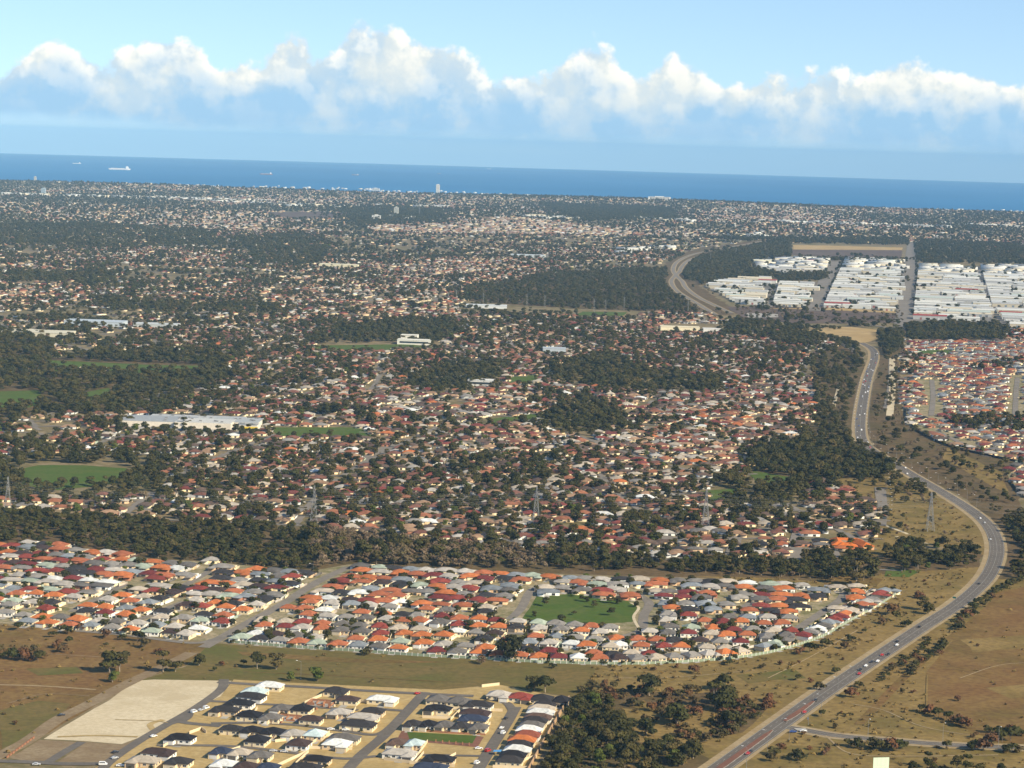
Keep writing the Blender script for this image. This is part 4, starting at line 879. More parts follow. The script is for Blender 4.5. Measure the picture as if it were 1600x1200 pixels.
    W = [[(410, 1083), (428, 1076)], [(476, 1100), (503, 1088), (506, 1086)], [(535, 1140), (549, 1120), (556, 1108)], [(478, 1168), (495, 1158), (515, 1146)], [(478, 1170), (550, 1172)], [(560, 1097), (617, 1103)], [(430, 1200), (455, 1188), (482, 1176)], [(482, 1176), (462, 1195)],
         [(700, 1108), (785, 1112)], [(704, 1126), (718, 1112)], [(660, 1122), (706, 1124)], [(652, 1182), (668, 1160)], [(600, 1188), (648, 1194), (662, 1178)], [(640, 1194), (710, 1199)], [(770, 1200), (825, 1202)], [(395, 1118), (402, 1108)], [(296, 1147), (315, 1140), (322, 1146)], [(255, 1168), (275, 1158)],
         [(340, 1145), (385, 1148)], [(430, 1160), (520, 1150)], [(350, 1178), (375, 1170)], [(690, 1192), (712, 1180)], [(758, 1140), (766, 1132)], [(845, 1112), (877, 1114)], [(840, 1125), (868, 1127)], [(826, 1163), (850, 1166)], [(815, 1190), (838, 1184)]]
    for q in W: wall_line(q, 1.8, .22, CREAM, 'low cream block wall between lots of the new estate', 'cream lot walls of the new estate')
    wall_line([(628, 1140), (700, 1146), (758, 1149)], 1.0, .4, REDB, 'low red-brick wall in front of the houses facing the lawn', None)
    for k, (q, t) in enumerate(along([np.array(P(681, 1160)[:2]), np.array(P(742, 1166)[:2])], 4.2)):
        mb = MB(); mb.box(-.3, .3, -.3, .3, 0, 1.5); mb.box(-.38, .38, -.38, .38, 1.5, 1.62)
        link('brick_pier', mb.mesh('brick_pier', REDB), loc=(q[0], q[1], float(gz(*q)) + .2), label='red brick pier along the edge of the small estate lawn', cat='pier', group='brick piers by the lawn')
    for k, (q, t) in enumerate(along([np.array(P(12, 1184)[:2]), np.array(P(34, 1168)[:2]), np.array(P(56, 1152)[:2])], 5.0)):
        mb = MB(); mb.box(-1.3, 1.3, -.25, .25, 0, 1.1); mb.box(-1.5, -1.2, -.32, .32, 0, 1.5); mb.box(1.2, 1.5, -.32, .32, 0, 1.5)
        link('brick_wall_piece', mb.mesh('brick_wall_piece', REDB), loc=(q[0], q[1], float(gz(*q)) + .1), rz=math.atan2(t[1], t[0]), label='red brick wall piece with two piers beside the brown lot', cat='wall', group='brick wall pieces by the brown lot')
    # unfinished house: a slab with half-built brick walls and stacks of bricks
    for px, py, n in ((502, 1100, 0), (455, 1124, 1)):
        p = P(px, py); e = empty('house_shell', (p.x, p.y, p.z + .12), rad(-11), ('half-built brick house shell on its slab among sandy lots', 'smaller half-built brick house shell nearer the street')[n], 'building')
        sl = MB(); sl.box(-9, 9, -7, 7, -.2, .2); link('slab', sl.mesh('slab', PALECONC), e)
        for x0, x1, y0, y1, h in ((-8, -3, -6, -5.75, 1.9), (-1.5, 4, -6, -5.75, 1.3), (6, 8, -6, -5.75, 2.1), (-8, -7.75, -5.7, 5.9, 1.7), (7.75, 8, -5.7, 3, 1.5), (-3, -2.75, -2, 5, 1.2), (2, 2.25, -4, 2, 1.9), (-7.7, 5, 6, 6.25, 1.6), (2.3, 7, 1, 1.25, 1.3)):
            mb = MB(); mb.box(x0, x1, y0, y1, .2, h); link('brick_wall', mb.mesh('brick_wall', REDB), e)
        for k in range(6):
            q = P(px + RNG.uniform(-22, 22), py + RNG.uniform(-4, 9)); mb = MB(); mb.box(-.7, .7, -.6, .6, 0, 1.0); mb.box(-.5, .4, -.5, .3, 1.0, 1.35)
            link('brick_pallet', mb.mesh('brick_pallet', REDB if k % 3 else CREAM), loc=(q.x, q.y, q.z + .15), rz=RNG.uniform(0, 3), label=('red' if k % 3 else 'cream') + ' brick stack on the ground around the half-built houses', cat='bricks', group='brick stacks at the building site')
build_new_estate()

# fence of the walled estate: green panels between pale posts
def build_mid_fence():
    l = px_line(FENCE_MID, 6); e0 = along(l, 4.2)
    root = empty('estate_fence', (e0[0][0][0], e0[0][0][1], float(gz(*e0[0][0]))), 0, 'long pale green fence with white posts curving along the walled estate', 'fence')
    o = np.array(root.location)
    mb = MB()
    for (a, t), (b, _) in zip(e0[:-1], e0[1:]):
        z = float(gz(*a)); n = np.array([-t[1], t[0]]) * .06
        q = [a - n, b - n, b + n, a + n]; lo = [(v[0] - o[0], v[1] - o[1], z - o[2]) for v in q]; hi = [(v[0], v[1], v[2] + 1.9) for v in lo]
        for k in (0, 2): mb.face((lo[k], lo[k + 1 if k == 0 else 3], hi[k + 1 if k == 0 else 3], hi[k]))
        mb.face(hi)
    link('fence_panel', mb.mesh('fence_panel', FENCEG), root)
    pm = MB(); pm.box(-.15, .15, -.15, .15, 0, 2.1); pm.box(-.2, .2, -.2, .2, 2.1, 2.22); pm = pm.mesh('post', WHITE)
    for q, t in e0: link('post', pm, root, loc=(q[0] - o[0], q[1] - o[1], float(gz(*q)) - o[2]), rz=math.atan2(t[1], t[0]))
build_mid_fence()
# dark fence round the eastern estate
l = px_line([(1418, 598), (1417, 625), (1416, 655), (1428, 668), (1440, 678), (1480, 697), (1540, 712), (1600, 724)], 4)
wall_line(list(l), 2.6, .6, DARKF, 'dark fence round the red-roofed estate right of the highway', None, 'estate_fence', True)
l = px_line([(1578, 752), (1590, 768), (1600, 778)], 4)
wall_line(list(l), 2.4, .5, DARKF, 'dark fence of the small house group at the right edge', None, 'estate_fence', True)

# ---------- uncounted houses: boxes with hipped roofs joined into one mesh, one colour per face
class Bulk:
    def __init__(s): s.v = []; s.f3 = []; s.f4 = []; s.c3 = []; s.c4 = []; s.n = 0
    def _put(s, loc, x, y, z, rz):
        c, n = np.cos(rz)[:, None], np.sin(rz)[:, None]
        X, Y, Z = loc[..., 0], loc[..., 1], loc[..., 2]
        return np.stack([x[:, None] + c * X - n * Y, y[:, None] + n * X + c * Y, z[:, None] + Z], -1)
    def add(s, loc, x, y, z, rz, quads, tris, qc, tc):
        """loc (N, V, 3) local corners; quads/tris index lists; qc (N, Q, 3), tc (N, T, 3)"""
        N, V = loc.shape[:2]; w = s._put(loc, x, y, z, rz); base = s.n + np.arange(N)[:, None, None] * V
        s.v.append(w.reshape(-1, 3))
        if len(quads): s.f4.append((np.array(quads)[None] + base).reshape(-1, 4)); s.c4.append(qc.reshape(-1, 3))
        if len(tris): s.f3.append((np.array(tris)[None] + base).reshape(-1, 3)); s.c3.append(tc.reshape(-1, 3))
        s.n += N * V
    def boxes(s, x, y, z, rz, w, d, h, col, cx=0, cy=0, top=None):
        N = len(x); a, b = w / 2, d / 2; o = np.zeros(N)
        L = np.stack([np.stack(q, -1) for q in ((cx - a, cy - b, o), (cx + a, cy - b, o), (cx + a, cy + b, o), (cx - a, cy + b, o), (cx - a, cy - b, o + h), (cx + a, cy - b, o + h), (cx + a, cy + b, o + h), (cx - a, cy + b, o + h))], 1)
        Q = [(0, 1, 5, 4), (1, 2, 6, 5), (2, 3, 7, 6), (3, 0, 4, 7), (4, 5, 6, 7)]
        c = np.repeat(col[:, None], 5, 1)
        if top is not None: c[:, 4] = top
        s.add(L, x, y, z, rz, Q, [], c, None)
    def hips(s, x, y, z, rz, w, d, col, slope=.42):
        N = len(x); a, b = w / 2 + .5, d / 2 + .5; o = np.zeros(N); h = np.minimum(a, b) * slope
        e = np.maximum(a - b, .3 * (b > a) + .02); f = np.maximum(b - a, .02)
        L = np.stack([np.stack(q, -1) for q in ((-a, -b, o), (a, -b, o), (a, b, o), (-a, b, o), (-e, -f, o + h), (e, -f, o + h), (e, f, o + h), (-e, f, o + h))], 1)
        Q = [(0, 1, 5, 4), (1, 2, 6, 5), (2, 3, 7, 6), (3, 0, 4, 7), (4, 5, 6, 7)]
        s.add(L, x, y, z, rz, Q, [], np.repeat(col[:, None], 5, 1), None)
    def plates(s, x, y, z, rz, cx, cy, w, h, z0, col, side):
        """dark window panes standing just proud of the walls"""
        N = len(x); o = np.zeros(N); a = w / 2
        if side == 'front': L = np.stack([np.stack(q, -1) for q in ((cx - a, cy, o + z0), (cx + a, cy, o + z0), (cx + a, cy, o + z0 + h), (cx - a, cy, o + z0 + h))], 1)
        else: L = np.stack([np.stack(q, -1) for q in ((cx, cy - a, o + z0), (cx, cy + a, o + z0), (cx, cy + a, o + z0 + h), (cx, cy - a, o + z0 + h))], 1)
        s.add(L, x, y, z, rz, [(0, 1, 2, 3)], [], np.repeat(col[:, None], 1, 1), None)
    def build(s, name, mat, **kw):
        v = np.concatenate(s.v).astype(np.float32); f4 = np.concatenate(s.f4); c4 = np.concatenate(s.c4)
        me = bpy.data.meshes.new(name); me.vertices.add(len(v)); me.vertices.foreach_set('co', v.ravel())
        me.loops.add(f4.size); me.loops.foreach_set('vertex_index', f4.ravel().astype(np.int32))
        me.polygons.add(len(f4)); me.polygons.foreach_set('loop_start', np.arange(0, f4.size, 4, dtype=np.int32)); me.polygons.foreach_set('loop_total', np.full(len(f4), 4, np.int32))
        me.update(calc_edges=True); me.materials.append(mat)
        a = me.attributes.new('Col', 'FLOAT_COLOR', 'FACE'); a.data.foreach_set('color', np.concatenate([c4, np.ones((len(c4), 1))], 1).astype(np.float32).ravel())
        return link(name, me, **kw)
BULK = Bulk()
def pal(names, wts, n, r, jit=.18):
    c = np.array([ROOFC[k] if k in ROOFC else WALLC[k] for k in names]); w = np.array(wts, float); w /= w.sum()
    return c[r.choice(len(c), n, p=w)] * r.uniform(1 - jit, 1 + jit, (n, 1))
def bulk_houses(x, y, rz, seed, names, wts, near=True, scale=1.0, fences=True):
    r = np.random.default_rng(seed); n = len(x); x = np.asarray(x); y = np.asarray(y); z = gz(x, y) + .1
    w = r.uniform(12.5, 18.5, n) * scale; d = r.uniform(9, 12.5, n) * scale; h = np.full(n, 2.7) * (1 if scale == 1 else 1.15)
    rc = pal(names, wts, n, r); wc = pal(['cream', 'white', 'pale brick', 'tan', 'red brick'], [4, 3, 3, 1.5, 1.2], n, r, .1)
    BULK.boxes(x, y, z, rz, w, d, h, wc); BULK.hips(x, y, z + h, rz, w, d, rc)
    if near:
        dk = np.full((n, 3), .04)
        BULK.plates(x, y, z, rz, -w * .25, -d / 2 - .06, w * .22, 1.3, .9, dk, 'front'); BULK.plates(x, y, z, rz, w * .22, -d / 2 - .06, w * .16, 1.8, .2, dk, 'front'); BULK.plates(x, y, z, rz, w / 2 + .06, 0 * w, d * .2, 1.2, 1.0, dk, 'right')
        k = r.random(n) < .7                     # a lower wing
        if k.any():
            ww = r.uniform(5, 7, k.sum()); sg = np.where(r.random(k.sum()) < .5, -1, 1); dd = r.uniform(4, 6, k.sum())
            cx = sg * (w[k] / 2 - ww / 2 + .3); cy = -d[k] / 2 - dd / 2 + .5
            c, s_ = np.cos(rz[k]), np.sin(rz[k]); X = x[k] + c * cx - s_ * cy; Y = y[k] + s_ * cx + c * cy
            BULK.boxes(X, Y, z[k], rz[k], ww, dd + 1, h[k] - .1, wc[k]); BULK.hips(X, Y, z[k] + h[k] - .1, rz[k], ww, dd + 3, rc[k])
        k = r.random(n) < .45                    # patio roof or shed behind
        m = k.sum(); pc = pal(['white', 'pale grey', 'pale green', 'beige', 'mid grey'], [3, 3, 1, 2, 2], m, r)
        BULK.boxes(x[k], y[k], z[k], rz[k], r.uniform(3, 7, m), r.uniform(3, 4, m), r.uniform(2.0, 2.5, m), pc, r.uniform(-5, 5, m), d[k] / 2 + r.uniform(2.5, 6, m))
    if fences:
        fc = pal(['beige', 'pale grey', 'cream', 'pale green', 'white', 'grey', 'brown'], [3, 3, 5, 1.0, 2.5, 1.6, 1.2], n, r)
        one = np.ones(n)
        k = r.random(n) < .8; BULK.boxes(x[k], y[k], z[k], rz[k], (one * 17 * scale)[k], one[k] * .12, one[k] * 1.8, fc[k], 0 * one[k], (d / 2 + 8)[k])
        k = r.random(n) < .7; BULK.boxes(x[k], y[k], z[k], rz[k], one[k] * .12, (one * 16)[k], one[k] * 1.8, fc[k], (w / 2 + 1.6)[k], (d / 2)[k])
    return w, d

# ---------- the walled estate in the middle
def rows_in(poly, ang, du, pair, seed, road=13.0, holes=(), jit=1.0):
    """house places in rows back to back between streets, in a frame turned by ang"""
    g = np.array([P(*q)[:2] for q in poly]); c, s = math.cos(ang), math.sin(ang)
    U = g[:, 0] * c + g[:, 1] * s; V = -g[:, 0] * s + g[:, 1] * c; r = np.random.default_rng(seed); X, Y, F = [], [], []
    v = V.min() + 9; k = 0
    while v < V.max():
        for side in (0, 1):
            vv = v + side * pair; u = U.min() + r.uniform(0, du)
            while u < U.max():
                X.append(u * c - vv * s); Y.append(u * s + vv * c); F.append(side); u += du * r.uniform(.90, 1.16)
        v += 2 * pair + road
    X = np.array(X) + r.normal(0, jit * .5, len(X)); Y = np.array(Y) + r.normal(0, jit, len(Y)); F = np.array(F)
    k = inside([tuple(q) for q in g], X, Y)
    for h in holes: k &= ~inside([tuple(P(*q)[:2]) for q in h], X, Y)
    return X[k], Y[k], F[k]
HMARK = [((40, 900), 'at the upper left of the walled estate'), ((40, 960), 'above the red-brown field'), ((160, 930), 'on the left inner street'), ((250, 955), 'on the middle inner street'), ((310, 900), 'by the bush strip left of the avenue'), ((300, 985), 'left of the avenue foot'), ((400, 985), 'right of the avenue foot'), ((440, 930), 'half way up the avenue'), ((560, 900), 'at the avenue top'), ((600, 960), 'on the short dead-end street'), ((700, 1000), 'near the big garden tree'), ((720, 920), 'by the strip behind the estate'), ((790, 950), 'left of the park'), ((900, 990), 'below the park'), ((900, 915), 'above the park'), ((1050, 930), 'right of the park'), ((1060, 1000), 'below the curved park street'), ((1180, 950), 'in the right part of the estate'), ((1180, 1005), 'near the fence curve'), ((1280, 950), 'on the last estate street'), ((1350, 935), 'at the highway tip of the estate')]
EST_LINES = [([(318, 1012), (345, 997), (390, 972), (440, 945), (495, 910), (545, 886)], 11), ([(110, 956), (155, 934), (197, 913)], 7.5), ([(219, 968), (255, 953), (287, 940)], 7.5), ([(290, 914), (318, 898), (342, 882)], 8), ([(797, 968), (815, 950), (828, 925), (846, 915)], 9.5), ([(960, 998), (1000, 986), (1006, 962), (1014, 942), (990, 925)], 9.5), ([(1241, 986), (1280, 960), (1312, 938), (1320, 926)], 9.5)]
AVE = px_line(EST_LINES[0][0], 4)
def build_mid_estate():
    fl = px_line(FENCE_MID, 6); XX, YY, AA = [], [], []
    for k, (ang, lo, hi) in enumerate(((rad(-13), -9999, 0), (rad(-8.5), 0, 960), (rad(-1), 960, 9999))):
        X, Y, F = rows_in(EST_MID, ang, 14.6, 20.5, 5 + k, 8.5, holes=(PARK_MID,), jit=1.6); px, py = to_px(X, Y)
        left = np.array([bool(dist_side(a_, b_)) for a_, b_ in zip(X, Y)])
        m = left if k == 0 else (~left & (px >= lo) & (px < hi)); XX.append(X[m]); YY.append(Y[m]); AA.append(np.full(m.sum(), ang))
    X, Y, A0 = np.concatenate(XX), np.concatenate(YY), np.concatenate(AA); A0 = A0 + RNG.normal(0, .07, len(A0)); ok = dist_line(fl, X, Y) > 17
    # a row of houses backing on to the fence
    fx, fy, fr = [], [], []
    for q, t in along(fl, 14.5, 6):
        n = np.array([-t[1], t[0]]); p = q + n * 9.5; fx.append(p[0]); fy.append(p[1]); fr.append(math.atan2(t[1], t[0]))
    X = np.concatenate([X[ok], fx]); Y = np.concatenate([Y[ok], fy]); RZ = np.concatenate([A0[ok], fr])
    k = np.ones(len(X), bool)
    for px, w in EST_LINES: k &= dist_line(px_line(px, 4), X, Y) > w
    k &= RNG.random(len(X)) < .93
    X, Y, RZ = X[k], Y[k], RZ[k]
    o = np.argsort(Y); X, Y, RZ = X[o], Y[o], RZ[o]
    px, py = to_px(X, Y); see = (px > -30) & (px < 1630)
    X, Y, RZ, px, py = X[see], Y[see], RZ[see], px[see], py[see]
    names = ['orange', 'terracotta', 'red', 'dark red', 'charcoal', 'grey', 'mid grey', 'pale grey', 'blue-grey', 'pale green', 'white', 'dark brown', 'beige']; wts = [3.2, 3.0, 1.4, 1.3, 1.8, 1.6, 2.2, 2.6, 1.6, .8, 1.0, 1.2, 1.6]
    n1 = 300 - NHOUSE[0]
    r = np.random.default_rng(8); w_ = np.array(wts) / sum(wts)
    for i in range(min(n1, len(X))):
        c = names[r.choice(len(names), p=w_)]; wc = ['cream', 'pale brick', 'white'][r.integers(3)]
        si = [0, 1, 2, 4, 6, 4, 6][r.integers(7)]; s = SHAPES[si]; sx = min(1.0, 12.0 / s.w) * r.uniform(.9, 1.1); sy = min(1.0, 10.5 / s.d) * r.uniform(.88, 1.12)
        where = min((q for q in HMARK), key=lambda m: (m[0][0] - px[i]) ** 2 + ((m[0][1] - py[i]) * 2.5) ** 2)[1]
        if dist_line(fl, X[i:i + 1], Y[i:i + 1])[0] < 14: where = 'against the green fence ' + ('below the avenue' if px[i] < 620 else 'below the big garden tree' if px[i] < 900 else 'below the park' if px[i] < 1080 else 'towards the highway')
        house(X[i], Y[i], RZ[i], si, c, wc, f'{wc}-walled house with {c} roof {where}', 'houses of the walled estate', sx, sy, full=False)
    if len(X) > n1: bulk_houses(X[n1:], Y[n1:], RZ[n1:], 77, names, wts)
    # garden trees between the houses
    m = r.random(len(X)) < .9
    tx = X[m] + r.uniform(-9, 9, m.sum()); ty = Y[m] + 8.2 + r.uniform(-1.5, 2.5, m.sum()); 
    q = r.random(m.sum()); b = q < .5; forest('broad_tree', tx[b], ty[b], r.uniform(.35, .75, b.sum())); b = (q >= .5) & (q < .8); forest('shrub', tx[b], ty[b], r.uniform(.7, 1.3, b.sum())); b = q >= .8; forest('bright_tree', tx[b], ty[b], r.uniform(.35, .7, b.sum()))
    m = r.random(len(X)) < .75; tx = X[m] + r.uniform(-8, 8, m.sum()); ty = Y[m] - 8.5 + r.uniform(-2.5, 1.0, m.sum()); q = r.random(m.sum()); b = q < .4; forest('broad_tree', tx[b], ty[b], r.uniform(.2, .42, b.sum())); b = q >= .4; forest('shrub', tx[b], ty[b], r.uniform(.5, 1.1, b.sum()))
    m = r.random(len(X)) < .55; sg = np.where(r.random(m.sum()) < .5, -7.4, 7.4); tx = X[m] + sg; ty = Y[m] + r.uniform(-6, 5, m.sum()); q = r.random(m.sum()); b = q < .35; forest('broad_tree', tx[b], ty[b], r.uniform(.3, .7, b.sum())); b = (q >= .35) & (q < .6); forest('gum_tree', tx[b], ty[b], r.uniform(.3, .6, b.sum())); b = q >= .6; forest('shrub', tx[b], ty[b], r.uniform(.8, 1.5, b.sum()))
    # driveways and paved yards
    dw = MB()
    for i in range(len(X)):
        c, s_ = math.cos(RZ[i]), math.sin(RZ[i]); u0 = r.uniform(-5, 2); w_d = r.uniform(3, 5.5); qq = []
        for lu, lv in ((u0, -13.0), (u0 + w_d, -13.0), (u0 + w_d, -4.5), (u0, -4.5)): gx, gy = X[i] + c * lu - s_ * lv, Y[i] + s_ * lu + c * lv; qq.append((gx, gy, float(gz(gx, gy)) + .12 + .002 * (i % 7)))
        dw.face(qq)
    link('driveway_paving', dw.mesh('driveway_paving', PALECONC), kind='structure')
    # back fences and patio roofs
    n = len(X); one = np.ones(n); z = gz(X, Y) + .1
    fc = pal(['beige', 'pale grey', 'cream', 'pale green', 'white'], [2, 2, 5, 1, 2.5], n, r)
    BULK.boxes(X, Y, z, RZ, one * 14.5, one * .15, one * 1.8, fc, 0 * one, one * 9.8)
    k = r.random(n) < .8; BULK.boxes(X[k], Y[k], z[k], RZ[k], one[k] * .15, one[k] * 15, one[k] * 1.8, fc[k], one[k] * 7.5, one[k] * 2)
    k = r.random(n) < .45; m = k.sum(); BULK.boxes(X[k], Y[k], z[k], RZ[k], r.uniform(3, 7, m), one[k] * .15, one[k] * 1.7, fc[k], r.uniform(-5, 5, m), -8.5 - r.uniform(0, 2, m))
    k = r.random(n) < .55; m = k.sum(); BULK.boxes(X[k], Y[k], z[k], RZ[k], r.uniform(3, 6, m), r.uniform(2.5, 3.5, m), r.uniform(2.1, 2.5, m), pal(['white', 'pale grey', 'pale green', 'beige', 'cream'], [4, 3, 1, 2, 3], m, r), r.uniform(-4, 4, m), 8.0 * np.ones(m))
def dist_side(x, y):
    i = int(np.argmin(np.hypot(AVE[:, 0] - x, AVE[:, 1] - y))); i = min(i, len(AVE) - 2); d = AVE[i + 1] - AVE[i]; return d[0] * (y - AVE[i][1]) - d[1] * (x - AVE[i][0]) > 0
build_mid_estate()

# ---------- the old leafy suburbs running to the coast
NOHOUSE = [EST_NEW, FIELD_LEFT, FIELD_MID, FIELD_RIGHT, BUSH_L, BUSH_M, BUSH_R, BUSH_R2, EST_MID, GROVE, GROVE2, WOOD_FAR, WOOD_LEFT, WOOD_C, WOOD_C2, WOOD_C3, WOOD_C4, WOOD_OVAL, OVAL, BELT, HEATH, OCHRE1, OCHRE2, GREYF, AIRF, RESERVE, HWY_L, HWY_R] + FARW + LAWNS + IND + \
    [[(1050, 400), (1240, 380), (1420, 378), (1640, 405), (1640, 515), (1420, 515), (1300, 530), (1130, 500), (1040, 450)], [(195, 648), (400, 650), (400, 676), (195, 668)], [(610, 526), (690, 526), (690, 545), (610, 545)], [(1030, 506), (1140, 506), (1140, 520), (1030, 520)], [(720, 588), (785, 588), (785, 604), (720, 604)],
     [(-60, 790), (250, 812), (480, 825), (860, 858), (860, 870), (480, 880), (-60, 850)], [(720, 470), (1000, 480), (1000, 496), (720, 488)]]
ROOFC.update({'old tile': (0.17, 0.075, 0.05), 'old orange': (0.28, 0.115, 0.06), 'old brown': (0.11, 0.075, 0.055), 'old red': (0.17, 0.045, 0.035)})
ROOFC['tan tile'] = (.30, .19, .115)
OLD = (['old tile', 'old orange', 'old brown', 'pale grey', 'old red', 'beige', 'orange', 'white', 'mid grey', 'brown', 'tan tile'], [5, 3.6, 4, 1.6, 2.6, 2.6, .5, .5, 1.2, 2.4, 4])
EASTP = (['terracotta', 'old orange', 'old red', 'old tile', 'charcoal', 'grey', 'mid grey', 'blue-grey', 'dark red', 'orange', 'pale grey'], [1.2, 2.4, 2.4, 3, 2.2, 2, 2.6, 1.8, 1.6, .5, 1.4])
STREETS = []
def build_streets():
    vs_, fs = [], []
    for i, (u, v, hu, hv, a) in enumerate(STREETS):
        c, s = math.cos(a), math.sin(a); b = len(vs_)
        for du, dv in ((-hu, -hv), (hu, -hv), (hu, hv), (-hu, hv)):
            x, y = (u + du) * c - (v + dv) * s, (u + du) * s + (v + dv) * c; vs_.append((x, y, float(gz(x, y)) + .42 + .003 * (i % 40)))
        fs.append((b, b + 1, b + 2, b + 3))
    link('local_street', mesh_np('local_street', vs_, fs, ASPHL), kind='structure')
def build_suburbs():
    r = np.random.default_rng(99)
    # districts with their own street direction
    cen = np.stack([r.uniform(-2600, 2600, 260), r.uniform(1900, 9500, 260)], 1); ang = r.choice([rad(-14), rad(-4), rad(8), rad(24), rad(-32), rad(-8)], 260)
    for (poly, dens_a, far) in (([(-120, 500), (1720, 500), (1720, 910), (-120, 862)], 0, 0), ([(-120, 352), (1720, 380), (1720, 500), (-120, 500)], 1, 1)):
        g = np.array([P(*q)[:2] for q in poly])
        for a in np.unique(ang):
            X, Y, F = rows_in(poly, a, 17.5 if not far else 21.0, 22.0 if not far else 30.0, int(1000 + a * 100 + far), 13.0 if not far else 22.0, jit=2.0)
            px, py = to_px(X, Y); see = (px > -40) & (px < 1640)
            X, Y, F, px, py = X[see], Y[see], F[see], px[see], py[see]
            near_c = np.full(len(X), -1)
            for i0 in range(0, len(X), 4000):
                q = slice(i0, i0 + 4000); near_c[q] = np.argmin((X[q, None] - cen[None, :, 0]) ** 2 + (Y[q, None] - cen[None, :, 1]) ** 2, 1)
            k = np.isclose(ang[near_c], a)
            for h in NOHOUSE: k &= ~inside(h, px, py)
            for h in (EAST_EST, EAST_EST2, STRIP_EST): k &= ~inside(h, px, py)
            k &= dist_line(HWY, X, Y) > 45; k &= dist_line(FREEWAY, X, Y) > 50
            k &= r.random(len(X)) < (.93 if not far else .85)
            X, Y, F, px, py = X[k], Y[k], F[k], px[k], py[k]
            c, s = math.cos(a), math.sin(a); U, V = X * c + Y * s, -X * s + Y * c; LL = 165.0 if not far else 250.0
            # every block ends at a cross street; a street also runs between the fronts of facing rows
            cut = np.mod(U + 40 * np.sin(V / 310.0), LL) < (15 if not far else 20); uc = U[cut] - np.mod(U[cut] + 40 * np.sin(V[cut] / 310.0), LL) + 7.5; hl = 16.0 if not far else 22.0
            for u, v in zip(uc, V[cut]): STREETS.append((u, v, 3.4, hl, a))
            fr = F == 0; off = (22 + 13) / 2 if not far else (30 + 22) / 2
            for u, v in zip(U[fr], V[fr]): STREETS.append((u, v - off, 10.5 if not far else 12.5, 3.2, a))
            X, Y, F, px, py = X[~cut], Y[~cut], F[~cut], px[~cut], py[~cut]
            # leafier pockets hold fewer houses
            nz = np.array([mnoise.noise(Vector((x * .0016, y * .0011, 3.3))) + (.55 * mnoise.noise(Vector((x * .0007, y * .00045, 5.3))) if far else 0) for x, y in zip(X, Y)])
            k = (nz < .20) | (r.random(len(X)) < (.45 if not far else .25)); X, Y, nz = X[k], Y[k], nz[k]
            rz = np.full(len(X), a) + r.normal(0, .05, len(X))
            bulk_houses(X, Y, rz, int(500 + a * 100 + far), *OLD, near=not far, fences=True)
            c, s = math.cos(a), math.sin(a)
            for rep, pr, off in ((0, .90, 11.5), (1, .64, -12.0), (2, .50, 0), (3, .42, 14.0), (4, .10, 4.0), (5, .12, -6.0)):
                m = r.random(len(X)) < (pr + (.45 if rep < 4 else 1.3) * np.clip(nz, -.5, .5)) * (1 if not far else 1.1); n = m.sum()
                lu = r.uniform(-9, 9, n) if rep < 2 else np.where(r.random(n) < .5, -9.2, 9.2); lv = off + r.uniform(-3, 4, n)
                tx = X[m] + c * lu - s * lv; ty = Y[m] + s * lu + c * lv; q = r.random(n); sc = (.42 + .62 * r.random(n) ** 1.6) * (1.0 if not far else 1.05) * (1 + .5 * np.clip(nz[m], -.3, .5))
                b = q < .42; forest('gum_tree', tx[b], ty[b], sc[b] * .95); b = (q >= .42) & (q < .88); forest('broad_tree', tx[b], ty[b], sc[b] * 1.05); b = (q >= .88) & (q < .94); forest('bright_tree', tx[b], ty[b], sc[b]); b = q >= .94; forest('scrub_tree', tx[b], ty[b], sc[b] * 1.3)
    # groves with loose edges all over the suburbs
    gx, gy = px_fill([(-120, 375), (1420, 400), (1330, 560), (1250, 690), (1340, 800), (900, 850), (480, 820), (-120, 790)], .30, 901)
    for a, b in zip(gx, gy):
        n = int(r.integers(4, 18)); w = r.uniform(14, 60); h_ = r.uniform(12, 45); tx = a + r.normal(0, w, n); ty = b + r.normal(0, h_, n); px, py = to_px(tx, ty); k = np.ones(n, bool)
        for hh in [OVAL, EST_MID, WOOD_FAR] + LAWNS + IND: k &= ~inside(hh, px, py)
        k &= (dist_line(HWY, tx, ty) > 30) & (dist_line(FREEWAY, tx, ty) > 45) & (dist_line(FREEWAY2, tx, ty) > 40); tx, ty = tx[k], ty[k]; q = r.random(len(tx)) < .4; forest('gum_tree', tx[q], ty[q], r.uniform(.7, 1.15, q.sum())); forest('broad_tree', tx[~q], ty[~q], r.uniform(.8, 1.3, (~q).sum()))
    for poly in (WOOD_C, WOOD_C2, WOOD_C3, WOOD_C4, GROVE, GROVE2, WOOD_LEFT, WOOD_FAR, WOOD_OVAL):
        gpts = np.array([P(*q)[:2] for q in poly]); L_ = np.concatenate([gpts, gpts[:1]]); e_ = np.array([q for q, t in along(L_, 9.0)]); tx, ty = e_[:, 0] + r.normal(0, 16, len(e_)), e_[:, 1] + r.normal(0, 22, len(e_))
        px, py = to_px(tx, ty); k = (r.random(len(tx)) < .75) & (dist_line(FREEWAY, tx, ty) > 19) & (dist_line(FREEWAY2, tx, ty) > 19)
        for hh in [OVAL, EST_MID] + LAWNS + IND: k &= ~inside(hh, px, py)
        tx, ty = tx[k], ty[k]; q = r.random(len(tx)) < .45; forest('gum_tree', tx[q], ty[q], r.uniform(.6, 1.05, q.sum())); forest('broad_tree', tx[~q], ty[~q], r.uniform(.6, 1.15, (~q).sum()))
